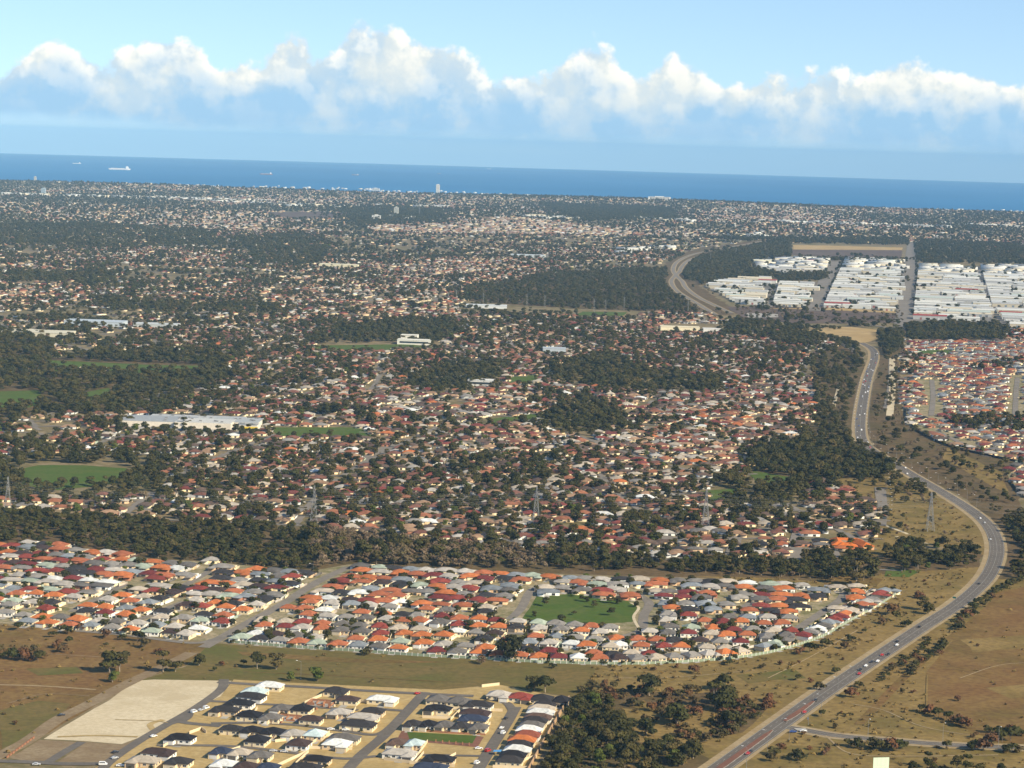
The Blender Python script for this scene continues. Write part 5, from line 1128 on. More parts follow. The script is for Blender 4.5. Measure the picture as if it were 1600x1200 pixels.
    for poly in FARW:
        gpts = np.array([P(*q)[:2] for q in poly]); L_ = np.concatenate([gpts, gpts[:1]]); e_ = np.array([q for q, t in along(L_, 16.0)]); sp = 70 if e_[:, 1].mean() > 7500 else 35
        tx, ty = np.tile(e_[:, 0], 2), np.tile(e_[:, 1], 2); tx = tx + r.normal(0, sp, len(tx)); ty = ty + r.normal(0, sp * 2.5, len(ty)); q = r.random(len(tx)) < .45; forest('gum_tree', tx[q], ty[q], r.uniform(.8, 1.3, q.sum())); forest('broad_tree', tx[~q], ty[~q], r.uniform(.8, 1.4, (~q).sum()))
        X, Y = px_fill(poly, 2.2, 903); bulk_houses(X, Y, r.normal(0, .3, len(X)), 904, *OLD, near=False, fences=False)
    # estates right of the highway
    for poly, a in ((EAST_EST, rad(3)), (EAST_EST2, rad(-20)), (STRIP_EST, rad(0)), ([(960, 838), (1040, 826), (1350, 838), (1345, 866), (1040, 872), (960, 866)], rad(2)), ([(640, 836), (960, 842), (960, 866), (860, 860), (720, 852)], rad(2))):
        X, Y, F = rows_in(poly, a, 17.5, 26.0, 31, 16.0, jit=1.6); k = np.ones(len(X), bool)
        for px, w in (([(1455, 655), (1458, 620), (1456, 594)], 13), ([(1465, 675), (1520, 700), (1570, 712)], 12), ([(1586, 650), (1588, 610), (1590, 590)], 13), ([(1142, 875), (1150, 838), (1155, 826)], 11), ([(1240, 876), (1246, 838), (1252, 828)], 11), ([(1035, 870), (1045, 832), (1052, 825)], 11)): k &= dist_line(px_line(px, 4), X, Y) > w
        ax, ay = to_px(X, Y); k &= ~inside([(1290, 835), (1355, 835), (1360, 858), (1290, 858)], ax, ay)
        X, Y = X[k], Y[k]; bulk_houses(X, Y, np.full(len(X), a) + r.normal(0, .06, len(X)), 33, *EASTP, scale=.86)
        m = r.random(len(X)) < .45; q = r.random(m.sum()) < .6; tx, ty = X[m] + r.uniform(-8, 8, m.sum()), Y[m] + 9
        forest('broad_tree', tx[q], ty[q], r.uniform(.3, .55, q.sum())); forest('gum_tree', tx[~q], ty[~q], r.uniform(.25, .5, (~q).sum()))
    # far suburbs up to the coastal ridge
    n = 42000; y = (r.uniform(7000 ** 1.4, 17150 ** 1.4, n)) ** (1 / 1.4); x = r.uniform(-.245, .245, n) * y
    px, py = to_px(x, y); far0 = np.interp(px, [-100, 1700], [352, 380]); k = (py < far0)
    for h in (OCHRE2, GREYF, AIRF, [(1050, 400), (1240, 376), (1420, 376), (1425, 410), (1050, 430)]): k &= ~inside(h, px, py)
    x, y, px, py = x[k], y[k], px[k], py[k]
    nz = np.array([mnoise.noise(Vector((a * .0011, b * .0005, 9.1))) + .5 * mnoise.noise(Vector((a * .004, b * .0012, 2.1))) for a, b in zip(x, y)])
    bright = inside([(560, 345), (820, 340), (1050, 372), (1050, 400), (700, 400), (600, 375)], px, py)
    wooded = np.zeros(len(x), bool)
    for h in FARW: wooded |= inside(h, px, py)
    k = ((r.random(len(x)) < np.clip(.37 - 1.0 * nz, .05, .9)) & (~wooded | (r.random(len(x)) < .1))) | (bright & (r.random(len(x)) < .9))
    X, Y = x[k], y[k]; bulk_houses(X, Y, r.normal(0, .3, len(X)), 41, ['old orange', 'old tile', 'pale grey', 'white', 'beige', 'mid grey', 'old brown', 'tan tile'], [2.6, 2, 2, .5, 3, 1.2, 2, 4], near=False, scale=1.25, fences=False)
    k2 = ~k; X, Y = x[k2], y[k2]; q = r.random(len(X)) < .5; sc = r.uniform(.75, 1.25, len(X))
    forest('gum_tree', X[q], Y[q], sc[q]); forest('broad_tree', X[~q], Y[~q], sc[~q] * 1.2)
    n = 13000; y = r.uniform(7600, 17200, n); x = r.uniform(-.245, .245, n) * y; px, py = to_px(x, y); k = py < np.interp(px, [-100, 1700], [350, 378])
    for h in (OCHRE2, GREYF, AIRF, [(1050, 400), (1240, 376), (1420, 376), (1425, 410), (1050, 430)]): k &= ~inside(h, px, py)
    k &= ~inside([(560, 345), (820, 340), (1050, 372), (1050, 400), (700, 400), (600, 375)], px, py) | (r.random(n) < .3)
    forest('broad_tree', x[k], y[k], r.uniform(.8, 1.3, k.sum()))
build_suburbs(); build_streets()
BULK.build('suburban_houses', ATTR, kind='stuff', label='countless red, brown and pale roofed houses of the leafy suburbs running to the sea', cat='houses')

# ------------------------------------------------------------------ large sheds and public buildings
def shed_meshes(w, d, h, gable=True, slope=.09):
    a, b = w / 2, d / 2; m = MB(); m.box(-a, a, -b, b, -.3, h)
    r = MB(); o = .4; rh = b * slope + .15
    if gable:
        P_ = [(-a - o, -b - o, h + .01), (a + o, -b - o, h + .01), (a + o, 0, h + .01 + rh), (-a - o, 0, h + .01 + rh), (a + o, b + o, h + .01), (-a - o, b + o, h + .01)]
        r.face((P_[0], P_[1], P_[2], P_[3])); r.face((P_[3], P_[2], P_[4], P_[5])); r.face((P_[1], P_[4], P_[2])); r.face((P_[0], P_[3], P_[5]))
    else: r.box(-a - .2, a + .2, -b - .2, b + .2, h + .005, h + .5)
    return m.mesh('shed_wall', WALLM), r.mesh('shed_roof', ROOF)
SHEDS = [shed_meshes(62, 42, 8), shed_meshes(90, 44, 9), shed_meshes(45, 40, 7), shed_meshes(70, 34, 8, False), shed_meshes(38, 26, 6)]
SHEDW = [(62, 42), (90, 44), (45, 40), (70, 34), (38, 26)]
dm = MB(); dm.box(-2.6, 2.6, -.12, .05, 0, 4.6); dm.box(-2.9, 2.9, -.18, .05, 4.6, 4.9); DOOR_SHED = dm.mesh('roller_door', WALLM)
SHEDC = {'white': (.60, .60, .55), 'cream': (.56, .50, .37), 'pale grey': (.42, .42, .40), 'silver': (.50, .52, .51), 'red': (.30, .06, .045), 'grey-green': (.44, .50, .45)}
def shed(x, y, rz, si, rc, wc, label, group, sx=1, sy=1, doors=3, cat='warehouse', name='warehouse'):
    e = empty(name, (x, y, float(gz(x, y)) + .3), rz, label, cat, group, (sx, sy, 1))
    link('wall', SHEDS[si][0], e, color=SHEDC[wc]); link('roof', SHEDS[si][1], e, color=SHEDC[rc])
    w, d = SHEDW[si]
    for k in range(doors): link('roller_door', DOOR_SHED, e, loc=((k + .5) / doors * w * .8 - w * .4, -d / 2, 0), color=random.choice([(.2, .25, .3), (.6, .6, .58), (.3, .12, .1), (.12, .13, .14)]))
    return e
FARSHED = Bulk()
def build_industrial():
    r = np.random.default_rng(3); a0, a1 = P(1414, 515), P(1425, 404); ang = -math.atan2(a1.x - a0.x, a1.y - a0.y); allp = []
    for bi, poly in enumerate(IND):
        g = np.array([P(*q)[:2] for q in poly]); y = g[:, 1].min() + 26
        while y < g[:, 1].max() - 10:
            xs = []                                  # span of the block at this depth
            for (xa, ya), (xb, yb) in zip(g, np.roll(g, -1, 0)):
                if (ya - y) * (yb - y) < 0: xs.append(xa + (xb - xa) * (y - ya) / (yb - ya))
            if len(xs) >= 2:
                x = min(xs) + 4; hi = max(xs) - 4
                while x < hi - 22:
                    si = r.choice([0, 1, 2, 3, 4], p=[.3, .2, .22, .18, .1]); w = SHEDW[si][0]; sx = r.uniform(.8, 1.15)
                    if x + w * sx > hi: sx = max(.55, (hi - x) / w)
                    w *= sx
                    if r.random() < .87: allp.append((x + w / 2, y + r.normal(0, 2), si, sx, bi))
                    x += w + r.choice([6, 12, 22])
            y += r.choice([54, 60, 72])
    allp.sort(key=lambda q: q[1])
    nm = ['beside the curved freeway', 'west of the first industrial road', 'in the back industrial block by the trees', 'between the two straight industrial roads', 'right of the wide industrial road', 'in the outermost industrial block']
    cn = ['white', 'cream', 'pale grey', 'silver', 'grey-green', 'red']; cw = [.42, .16, .17, .17, .05, .03]
    for i, (x, y, si, sx, bi) in enumerate(allp):
        rc = cn[r.choice(6, p=cw)]; wc = ['white', 'cream', 'pale grey'][r.integers(3)]; si = int(si)
        if i < 290: shed(x, y, ang, si, rc, wc, f'{["long", "very long", "square", "flat-topped", "small"][si]} {rc}-roofed warehouse {nm[bi]}{", on its near edge" if to_px(x, y)[1] > 474 else (", at its far end" if to_px(x, y)[1] < 430 and bi > 2 else "")}', 'warehouses of the industrial estate', sx, r.uniform(.85, 1.05), 2 if i > 120 else 3)
        else:
            o = np.ones(1); w, d = SHEDW[si]; FARSHED.boxes(np.array([x]), np.array([y]), gz(np.array([x]), np.array([y])) + .3, np.array([ang]), o * w * sx, o * d, o * 8, np.array([SHEDC[wc]]), top=np.array([SHEDC[rc]]))
    # street trees of the estate
    for px in ([(1262, 486), (1308, 404)], [(1280, 484), (1318, 404)], [(1408, 505), (1420, 404)], [(1422, 505), (1431, 404)], [(1566, 505), (1526, 416)], [(1556, 500), (1522, 416)], [(1198, 478), (1212, 440)]):
        l = px_line(px, 10); q = np.array([p for p, t in along(l, 22)]) + r.normal(0, 6, (len(along(l, 22)), 2)); k = r.random(len(q)) < .6
        for rp in ([(1270, 486), (1300, 420), (1312, 404)], [(1414, 515), (1418, 470), (1425, 404)], [(1570, 510), (1545, 470), (1528, 416)]): k &= dist_line(px_line(rp, 6), q[:, 0], q[:, 1]) > 15
        forest('broad_tree', q[k, 0], q[k, 1], r.uniform(.55, 1.0, k.sum()))
    for poly in IND:
        x, y = px_fill(poly, 3.0, 71); forest('broad_tree', x, y, r.uniform(.8, 1.3, len(x)))
    for px, w in (([(1085, 430), (1190, 405)], 30), ([(1300, 400), (1410, 402)], 10)):
        pass
build_industrial()
def strip_far(p0, p1, n, seed, w=(30, 90), h=(6, 11), spread=60, cols=('white', 'white', 'cream', 'pale grey', 'silver')):
    r = np.random.default_rng(seed); a, b = P(*p0), P(*p1); t = r.random(n); x = a.x + (b.x - a.x) * t; y = a.y + (b.y - a.y) * t + r.normal(0, spread, n)
    FARSHED.boxes(x, y, gz(x, y), r.normal(0, .1, n), r.uniform(*w, n), r.uniform(18, 45, n), r.uniform(*h, n), np.array([SHEDC[cols[k]] for k in r.integers(0, len(cols), n)]))
for a, b, n, k in (((-20, 303), (150, 307), 30, 1), ((100, 306), (420, 314), 70, 2), ((300, 312), (540, 325), 40, 3), ((985, 342), (1080, 348), 20, 4), ((820, 340), (900, 343), 14, 5), ((1190, 348), (1480, 356), 50, 6), ((640, 322), (700, 324), 16, 7), ((960, 392), (1050, 388), 14, 8), ((1130, 366), (1200, 371), 8, 9), ((600, 338), (640, 342), 8, 10), ((400, 293), (760, 303), 60, 11), ((760, 305), (1100, 317), 50, 12), ((1100, 318), (1600, 331), 40, 13), ((0, 287), (400, 294), 24, 14), ((1480, 350), (1600, 356), 16, 15)):
    strip_far(a, b, n, k, w=(12, 28) if k >= 11 and k < 15 else (30, 90), h=(5, 10) if k >= 11 and k < 15 else (6, 10), spread=350 if k >= 11 and k < 15 else 110)
FARSHED.build('far_buildings', ATTR, kind='stuff', label='far white sheds and buildings dotted through the suburbs towards the coast', cat='buildings')

def block_building(name, px, py, w, d, h, rz, col, label, cat, floors=0, plant=True):
    p = P(px, py); e = empty(name, (p.x, p.y, p.z), rz, label, cat)
    m = MB(); m.box(-w / 2, w / 2, -d / 2, d / 2, -1, h); link('wall', m.mesh('wall', WALLM), e, color=col)
    r = MB(); r.box(-w / 2 - .3, w / 2 + .3, -d / 2 - .3, d / 2 + .3, h + .01, h + .9); link('roof', r.mesh('roof', ROOF), e, color=tuple(k * .9 for k in col))
    if plant: q = MB(); q.box(-w / 5, w / 5, -d / 4, d / 4, h + .92, h + 4.5); link('plant_room', q.mesh('plant_room', WALLM), e, color=col)
    for k in range(floors):
        z = (k + .35) / floors * h; q = MB(); q.box(-w / 2 * .86, w / 2 * .86, -d / 2 - .12, -d / 2 + .1, z, z + h / floors * .4); link('window', q.mesh('window', GLASS), e)
        q = MB(); q.box(w / 2 - .1, w / 2 + .12, -d / 2 * .8, d / 2 * .8, z, z + h / floors * .4); link('window', q.mesh('window', GLASS), e)
    return e
W_ = (.70, .69, .64)
block_building('hotel_tower', 684, 303, 26, 20, 62, rad(8), W_, 'lone tall white tower block on the coastal ridge', 'tower', 14)
block_building('apartment_block', 587, 298, 60, 22, 16, 0, W_, 'wide white apartment block on the ridge beside the lone tower', 'building', 4)
block_building('apartment_block', 68, 304, 24, 20, 34, 0, (.45, .55, .62), 'blue-grey tower block left of the white harbour sheds', 'building', 9)
block_building('apartment_block', 55, 285, 16, 16, 30, 0, (.6, .6, .56), 'slim grey block on the coastal ridge behind the harbour sheds', 'building', 8)
block_building('apartment_block', 619, 338, 22, 18, 40, 0, (.55, .55, .48), 'taller olive-grey block beside the far airfield', 'building', 9)
block_building('apartment_block', 588, 344, 40, 20, 20, 0, W_, 'low white block standing among trees near the far airfield', 'building', 4)
block_building('apartment_block', 1030, 317, 150, 30, 20, 0, W_, 'very long white building on the coastal ridge', 'building', 3)
block_building('school_hall', 648, 538, 60, 26, 8, rad(-4), (.74, .72, .62), 'pale school hall in front of the dark wood', 'building', 1, False)
block_building('school_hall', 640, 533, 30, 24, 11, rad(-4), (.74, .72, .62), 'taller pale hall behind the school hall', 'building', 0, False)
block_building('church_hall', 752, 602, 38, 26, 8, rad(-6), W_, 'bright white flat-roofed hall below the round wood', 'building', 1, False)
block_building('church_hall', 714, 594, 26, 18, 7, rad(-6), W_, 'smaller white hall left of the bright white hall', 'building', 1, False)
block_building('clubhouse', 147, 580, 42, 12, 5, rad(2), (.72, .55, .42), 'long low clubhouse on the green park lawn', 'building', 1, False)
block_building('long_shed', 1062, 516, 78, 30, 7, 0, (.74, .66, .46), 'long cream shed at the edge of the freeway scrub', 'building', 0, False)
block_building('long_shed', 1114, 519, 40, 24, 7, 0, W_, 'white shed right of the long cream shed', 'building', 0, False)
block_building('grey_hall', 866, 552, 40, 30, 9, 0, (.42, .47, .50), 'blue-grey hall among the roofs right of the school', 'building', 0, False)
block_building('long_shed', 760, 481, 90, 40, 6, 0, (.6, .63, .62), 'pale long shed on the near edge of the dark forest', 'building', 0, False)
block_building('warehouse_shop', 60, 524, 120, 60, 7, rad(-3), (.62, .58, .44), 'flat cream store behind the left park trees', 'building', 0, False)
block_building('warehouse_shop', 150, 508, 110, 50, 8, rad(-3), (.46, .52, .56), 'flat grey-blue store on the street left of the red roofs', 'building', 0, False)
block_building('warehouse_shop', 245, 512, 80, 45, 7, rad(-3), (.52, .55, .53), 'flat pale store right of the grey-blue store', 'building', 0, False)
block_building('warehouse_shop', 530, 418, 110, 50, 9, rad(-3), (.70, .64, .44), 'cream flat store far among the brown roofs', 'building', 0, False)
block_building('warehouse_shop', 825, 402, 110, 50, 8, rad(-3), (.55, .6, .62), 'pale blue flat store far beyond the dark forest', 'building', 0, False)
block_building('warehouse_shop', 1190, 411, 60, 40, 10, 0, (.74, .70, .52), 'tall cream store behind the back industrial block', 'building', 0, False)
def shopping_centre():
    p = P(310, 668); e = empty('shopping_centre', (p.x, p.y, p.z + .4), rad(-2), 'sprawling flat white-roofed shopping centre among trees', 'building')
    for x, y, w, d, h, c in ((-52, 18, 90, 60, 6.5, (.30, .32, .33)), (8, 4, 70, 44, 7.5, (.50, .50, .47)), (44, 28, 60, 50, 7, (.36, .38, .38)), (-10, 50, 120, 40, 6, (.42, .43, .42)), (62, -4, 26, 24, 6, (.28, .29, .29))):
        m = MB(); m.box(x - w / 2, x + w / 2, y - d / 2, y + d / 2, -.5, h); link('wall', m.mesh('wall', WALLM), e, color=(.66, .60, .50)); r = MB(); r.box(x - w / 2 + .5, x + w / 2 - .5, y - d / 2 + .5, y + d / 2 - .5, h + .01, h + .7); ro = link('roof', r.mesh('roof', ROOF), e, color=c)
        for k in range(6):
            q = MB(); ux, uy = x + RNG.uniform(-.4, .4) * w, y + RNG.uniform(-.4, .4) * d; q.box(ux - 1.6, ux + 1.6, uy - 1.4, uy + 1.4, h + .72, h + 2.2); link('roof_unit', q.mesh('roof_unit', STEEL), ro)
    s = MB(); s.box(54, 76, -17.2, -16.6, 1.2, 4.6); link('shop_sign', s.mesh('shop_sign', plain_mat('yellow_sign', (.75, .55, .05))), e)
    patch('car_park', [(200, 655), (410, 655), (415, 672), (200, 674)], PALECONC, .5, 4)
shopping_centre()
def orange_complex():
    p = P(1326, 856); e = empty('orange_roofed_home', (p.x, p.y, p.z + .2), rad(-4), 'large complex with bright orange tiled roofs at the end of the bush strip', 'building')
    for x, y, w, d, a in ((-10, 8, 11, 34, 0), (12, 6, 11, 32, 0.35), (0, 18, 30, 11, .05), (-2, -8, 18, 10, 0.02)):
        m = MB(); m.box(-w / 2, w / 2, -d / 2, d / 2, -.4, 3.0); link('wall', m.mesh('wall', WALLM), e, color=(.62, .36, .2), loc=(x, y, 0), rz=a)
        r = MB(); r.hip(-w / 2 - .6, w / 2 + .6, -d / 2 - .6, d / 2 + .6, 3.01, .5); link('roof', r.mesh('roof', ROOF), e, color=(.52, .14, .03), loc=(x, y, .02 * abs(x)), rz=a)
orange_complex()

# ------------------------------------------------------------------ power line, lamps, masts
def pylon_meshes():
    H = 38.0
    def half(z): return 3.6 * (1 - z / 30) + .9 * (z / 30) if z < 30 else .9 - .5 * (z - 30) / 8
    f = MB(); lv = [0, 6.5, 12.5, 18, 22.5, 26.5, 30, 33, 35.5, 38]
    for a, b in zip(lv[:-1], lv[1:]):
        A = [(sx * half(a), sy * half(a), a) for sx, sy in ((1, 1), (-1, 1), (-1, -1), (1, -1))]; B = [(sx * half(b), sy * half(b), b) for sx, sy in ((1, 1), (-1, 1), (-1, -1), (1, -1))]
        for k in range(4):
            f.bar(A[k], B[k], .19); f.bar(A[k], B[(k + 1) % 4], .10); f.bar(A[(k + 1) % 4], B[k], .10); f.bar(B[k], B[(k + 1) % 4], .09)
    arms = []
    for z, L in ((27.5, 6.0), (31.5, 5.2), (35.3, 4.4)):
        m = MB()
        for s in (-1, 1):
            for yy in (-.6, .6): m.bar((s * .6, yy, z), (s * L, 0, z + .5), .12); m.bar((s * .6, yy, z + 1.6), (s * L, 0, z + .55), .1)
        arms.append((m.mesh('cross_arm', STEEL), z, L))
    i = MB()
    for k in range(4): i.cyl((0, 0, -.3 - .45 * k), .22, (0, 0, 1), .25, 6)
    i.bar((0, 0, 0), (0, 0, -2), .06)
    return f.mesh('lattice', STEEL), arms, i.mesh('insulator', GLASS)
def build_power():
    lat, arms, ins = pylon_meshes(); pts = [P(-470, 806), P(12, 808), P(490, 822), P(837, 822), P(1102, 826), P(1453, 830), P(1900, 838)]
    lab = ['steel lattice pylon beside the park with the green oval', 'steel lattice pylon rising behind the widest bush strip', 'steel lattice pylon among gardens above the brown scrub', 'steel lattice pylon beside the street end and red roofs', 'steel lattice pylon on the dry reserve beside the highway']
    ang = [math.atan2((pts[min(i + 1, 6)] - pts[max(i - 1, 0)]).y, (pts[min(i + 1, 6)] - pts[max(i - 1, 0)]).x) + math.pi / 2 for i in range(7)]
    for i in range(1, 6):
        e = empty('power_pylon', pts[i], ang[i], lab[i - 1], 'pylon', 'pylons of the power line')
        link('lattice', lat, e)
        for m, z, L in arms:
            a = link('cross_arm', m, e)
            for s in (-1, 1): link('insulator', ins, a, loc=(s * L, 0, z + .4))
    for i in range(6):
        A, B = pts[i], pts[i + 1]
        where = ['left of the oval pylon', 'from the oval pylon over the wide bush strip', 'over the gardens above the brown scrub', 'towards the pylon by the red roofs', 'from the red roofs to the dry reserve', 'from the dry reserve across the highway'][i]
        e = empty('cable_span', A, 0, 'thin power cables strung ' + where, 'cables', 'cable spans of the power line')
        for m, z, L in arms:
            for s in (-1, 1):
                a = A + Vector((math.cos(ang[i]) * s * L, math.sin(ang[i]) * s * L, z - 1.6)); b = B + Vector((math.cos(ang[i + 1]) * s * L, math.sin(ang[i + 1]) * s * L, z - 1.6)); sag = (b - a).length ** 2 / 9000
                q = [a.lerp(b, t) - Vector((0, 0, 4 * sag * t * (1 - t))) - A for t in (k / 14 for k in range(15))]; mb = MB()
                for u, v in zip(q[:-1], q[1:]): mb.bar(u, v, .036)
                link('cable', mb.mesh('cable', CABLE), e)
build_power()
def lamp_meshes():
    p = MB(); p.bar((0, 0, 0), (0, 0, 12.2), .12, 0, .07); p.cyl((0, 0, .25), .28, (0, 0, 1), .5, 8)
    a = MB(); a.bar((0, 0, 12.1), (-2.4, 0, 12.9), .08); h = MB(); h.box(-3.5, -2.3, -.2, .2, 12.8, 13.02, bottom=True); h.box(-3.3, -2.5, -.14, .14, 12.72, 12.8, bottom=True)
    return p.mesh('pole', STEEL), a.mesh('arm', STEEL), h.mesh('lamp_head', WHITE)
LAMP = lamp_meshes()
def lamp(x, y, rz, label, group):
    e = empty('street_lamp', (x, y, float(gz(x, y)) + .1), rz, label, 'street lamp', group)
    for nm, m in zip(('pole', 'arm', 'lamp_head'), LAMP): link(nm, m, e)
def build_lamps():
    for px, py in ((1166, 1200), (1199, 1174), (1233, 1156), (1263, 1132), (1283, 1116), (1309, 1088), (1334, 1071)):
        p = P(px, py); i = int(np.argmin(np.hypot(HWY[:, 0] - p.x, HWY[:, 1] - p.y))); d = HWY[min(i + 1, len(HWY) - 1)] - HWY[i]; lamp(p.x, p.y, math.atan2(d[1], d[0]) - math.pi / 2, 'tall grey street lamp along the highway near the junction', 'street lamps near the junction')
    for px, py in ((1356, 1154), (1473, 1160), (1560, 1166)):
        p = P(px, py); lamp(p.x, p.y, rad(100), 'tall grey street lamp beside the narrow side road', 'street lamps along the side road')
    for q, t in along(HWY, 42):
        px, py = to_px(*q)
        if 600 < py < 795:
            n = np.array([t[1], -t[0]])
            for s in (-1, 1): lamp(q[0] + n[0] * 11 * s, q[1] + n[1] * 11 * s, math.atan2(t[1], t[0]) - math.pi / 2 + (0 if s > 0 else math.pi), 'street lamp along the highway beyond the bend', 'street lamps beyond the highway bend')
    for q, t in along(px_line([(1372, 758), (1376, 795), (1374, 822)], 5), 30): lamp(q[0] + 8, q[1], rad(170), 'street lamp on the short street beside the dry reserve', 'street lamps on the short street')
    # wooden poles in the estate
    for px, py in ((358, 1003), (353, 978), (470, 918), (489, 905), (388, 963), (470, 1062)):
        p = P(px, py); lamp(p.x, p.y, 0, 'thin grey lamp post beside the estate avenue and field tracks', 'lamp posts by the avenue and tracks')
    # far radio masts
    for px, py, h, lab in ((655, 338, 75, 'tall lattice radio mast beyond the far airfield'), (1485, 356, 80, 'tall faint radio mast behind the right-hand suburbs')):
        p = P(px, py); mb = MB(); 
        for s in range(3):
            c = [(math.cos(k * 2.094), math.sin(k * 2.094)) for k in range(3)]; mb.bar((c[s][0] * 3, c[s][1] * 3, 0), (c[s][0] * .6, c[s][1] * .6, h), .5, 0, .3)
            for k in range(8): z0, z1 = h * k / 8, h * (k + 1) / 8; f0, f1 = 3 - 2.4 * k / 8, 3 - 2.4 * (k + 1) / 8; mb.bar((c[s][0] * f0, c[s][1] * f0, z0), (c[(s + 1) % 3][0] * f1, c[(s + 1) % 3][1] * f1, z1), .3)
        link('radio_mast', mb.mesh('radio_mast', STEEL), loc=p, label=lab, cat='mast')
    for px, py in ((713, 474), (755, 478), (823, 480), (851, 482), (928, 488), (946, 490), (1075, 492), (975, 485), (1150, 401), (1195, 394), (1110, 410)):
        p = P(px, py); mb = MB()
        for s in (-1, 1): mb.bar((s * 1.6, 0, 0), (s * .3, 0, 30), .2, 0, .14)
        for k in range(6): mb.bar((1.6 - 1.3 * k / 6, 0, 5 * k), (-(1.6 - 1.3 * (k + 1) / 6), 0, 5 * (k + 1)), .1)
        for z in (23, 26, 29): mb.bar((-3.5, 0, z), (3.5, 0, z), .12)
        link('power_pole', mb.mesh('power_pole', STEEL), loc=p, rz=.4, label='distant steel power pole along the dark forest and freeway', cat='pylon', group='distant power poles')
build_lamps()

# ------------------------------------------------------------------ vehicles
def car_meshes(van=False):
    def ext(prof, w, w2=None):
        mb = MB(); w2 = w2 or w; n = len(prof)
        zmax = max(z for _, z in prof); zmin = min(z for _, z in prof)
        f = lambda z: w + (w2 - w) * ((z - zmin) / (zmax - zmin))
        L = [(x, -f(z), z) for x, z in prof]; R = [(x, f(z), z) for x, z in prof]
        for k in range(n): mb.face((L[k], L[(k + 1) % n], R[(k + 1) % n], R[k]))
        mb.face(L[::-1]); mb.face(R); return mb
    if van:
        b = ext([(-2.4, .3), (2.4, .3), (2.45, .9), (1.9, 1.15), (1.6, 1.2), (-2.4, 1.2)], .93); c = ext([(-2.35, 1.2), (1.6, 1.2), (1.0, 2.0), (-2.2, 2.05)], .91, .82); g = ext([(-2.0, 1.26), (1.48, 1.26), (1.0, 1.85), (-2.0, 1.85)], .935, .86)
    else:
        b = ext([(-2.25, .3), (2.25, .3), (2.3, .62), (2.15, .82), (.9, .93), (-1.7, .97), (-2.28, .9)], .89); c = ext([(-1.75, .95), (.95, .92), (.25, 1.42), (-1.1, 1.45)], .80, .62); g = ext([(-1.5, .99), (.72, .97), (.2, 1.34), (-1.0, 1.36)], .82, .66)
    w = MB(); w.cyl((0, 0, 0), .33, (0, 1, 0), .2, 10)
    lt = MB(); lt.box(-.04, .04, -.2, .2, -.08, .08)
    return b.mesh('car_body', PAINT), c.mesh('car_cabin', PAINT), g.mesh('car_glass', GLASS), w.mesh('wheel', RUBBER), lt.mesh('headlight', WHITE)
CARM = {False: car_meshes(), True: car_meshes(True)}
CARC = {'white': (.78, .78, .76), 'silver': (.48, .49, .50), 'dark': (.03, .03, .035), 'red': (.42, .03, .025), 'blue': (.04, .08, .25), 'yellow': (.65, .42, .03)}
def car(x, y, rz, c, where, group, van=False, z=.25):
    b, cb, g, w, lt = CARM[van]
    e = empty('van' if van else 'car', (x, y, float(gz(x, y)) + z), rz, f'{c} {"van" if van else "car"} {where}', 'van' if van else 'car', group)
    link('body', b, e, color=CARC[c]); link('cabin', cb, e, color=CARC[c]); link('window', g, e)
    for sx in (-1, 1):
        for sy in (-1, 1): link('wheel', w, e, loc=(sx * 1.4, sy * .82, .33))
    for sy in (-1, 1): link('headlight', lt, e, loc=(2.27 if not van else 2.43, sy * .6, .68))
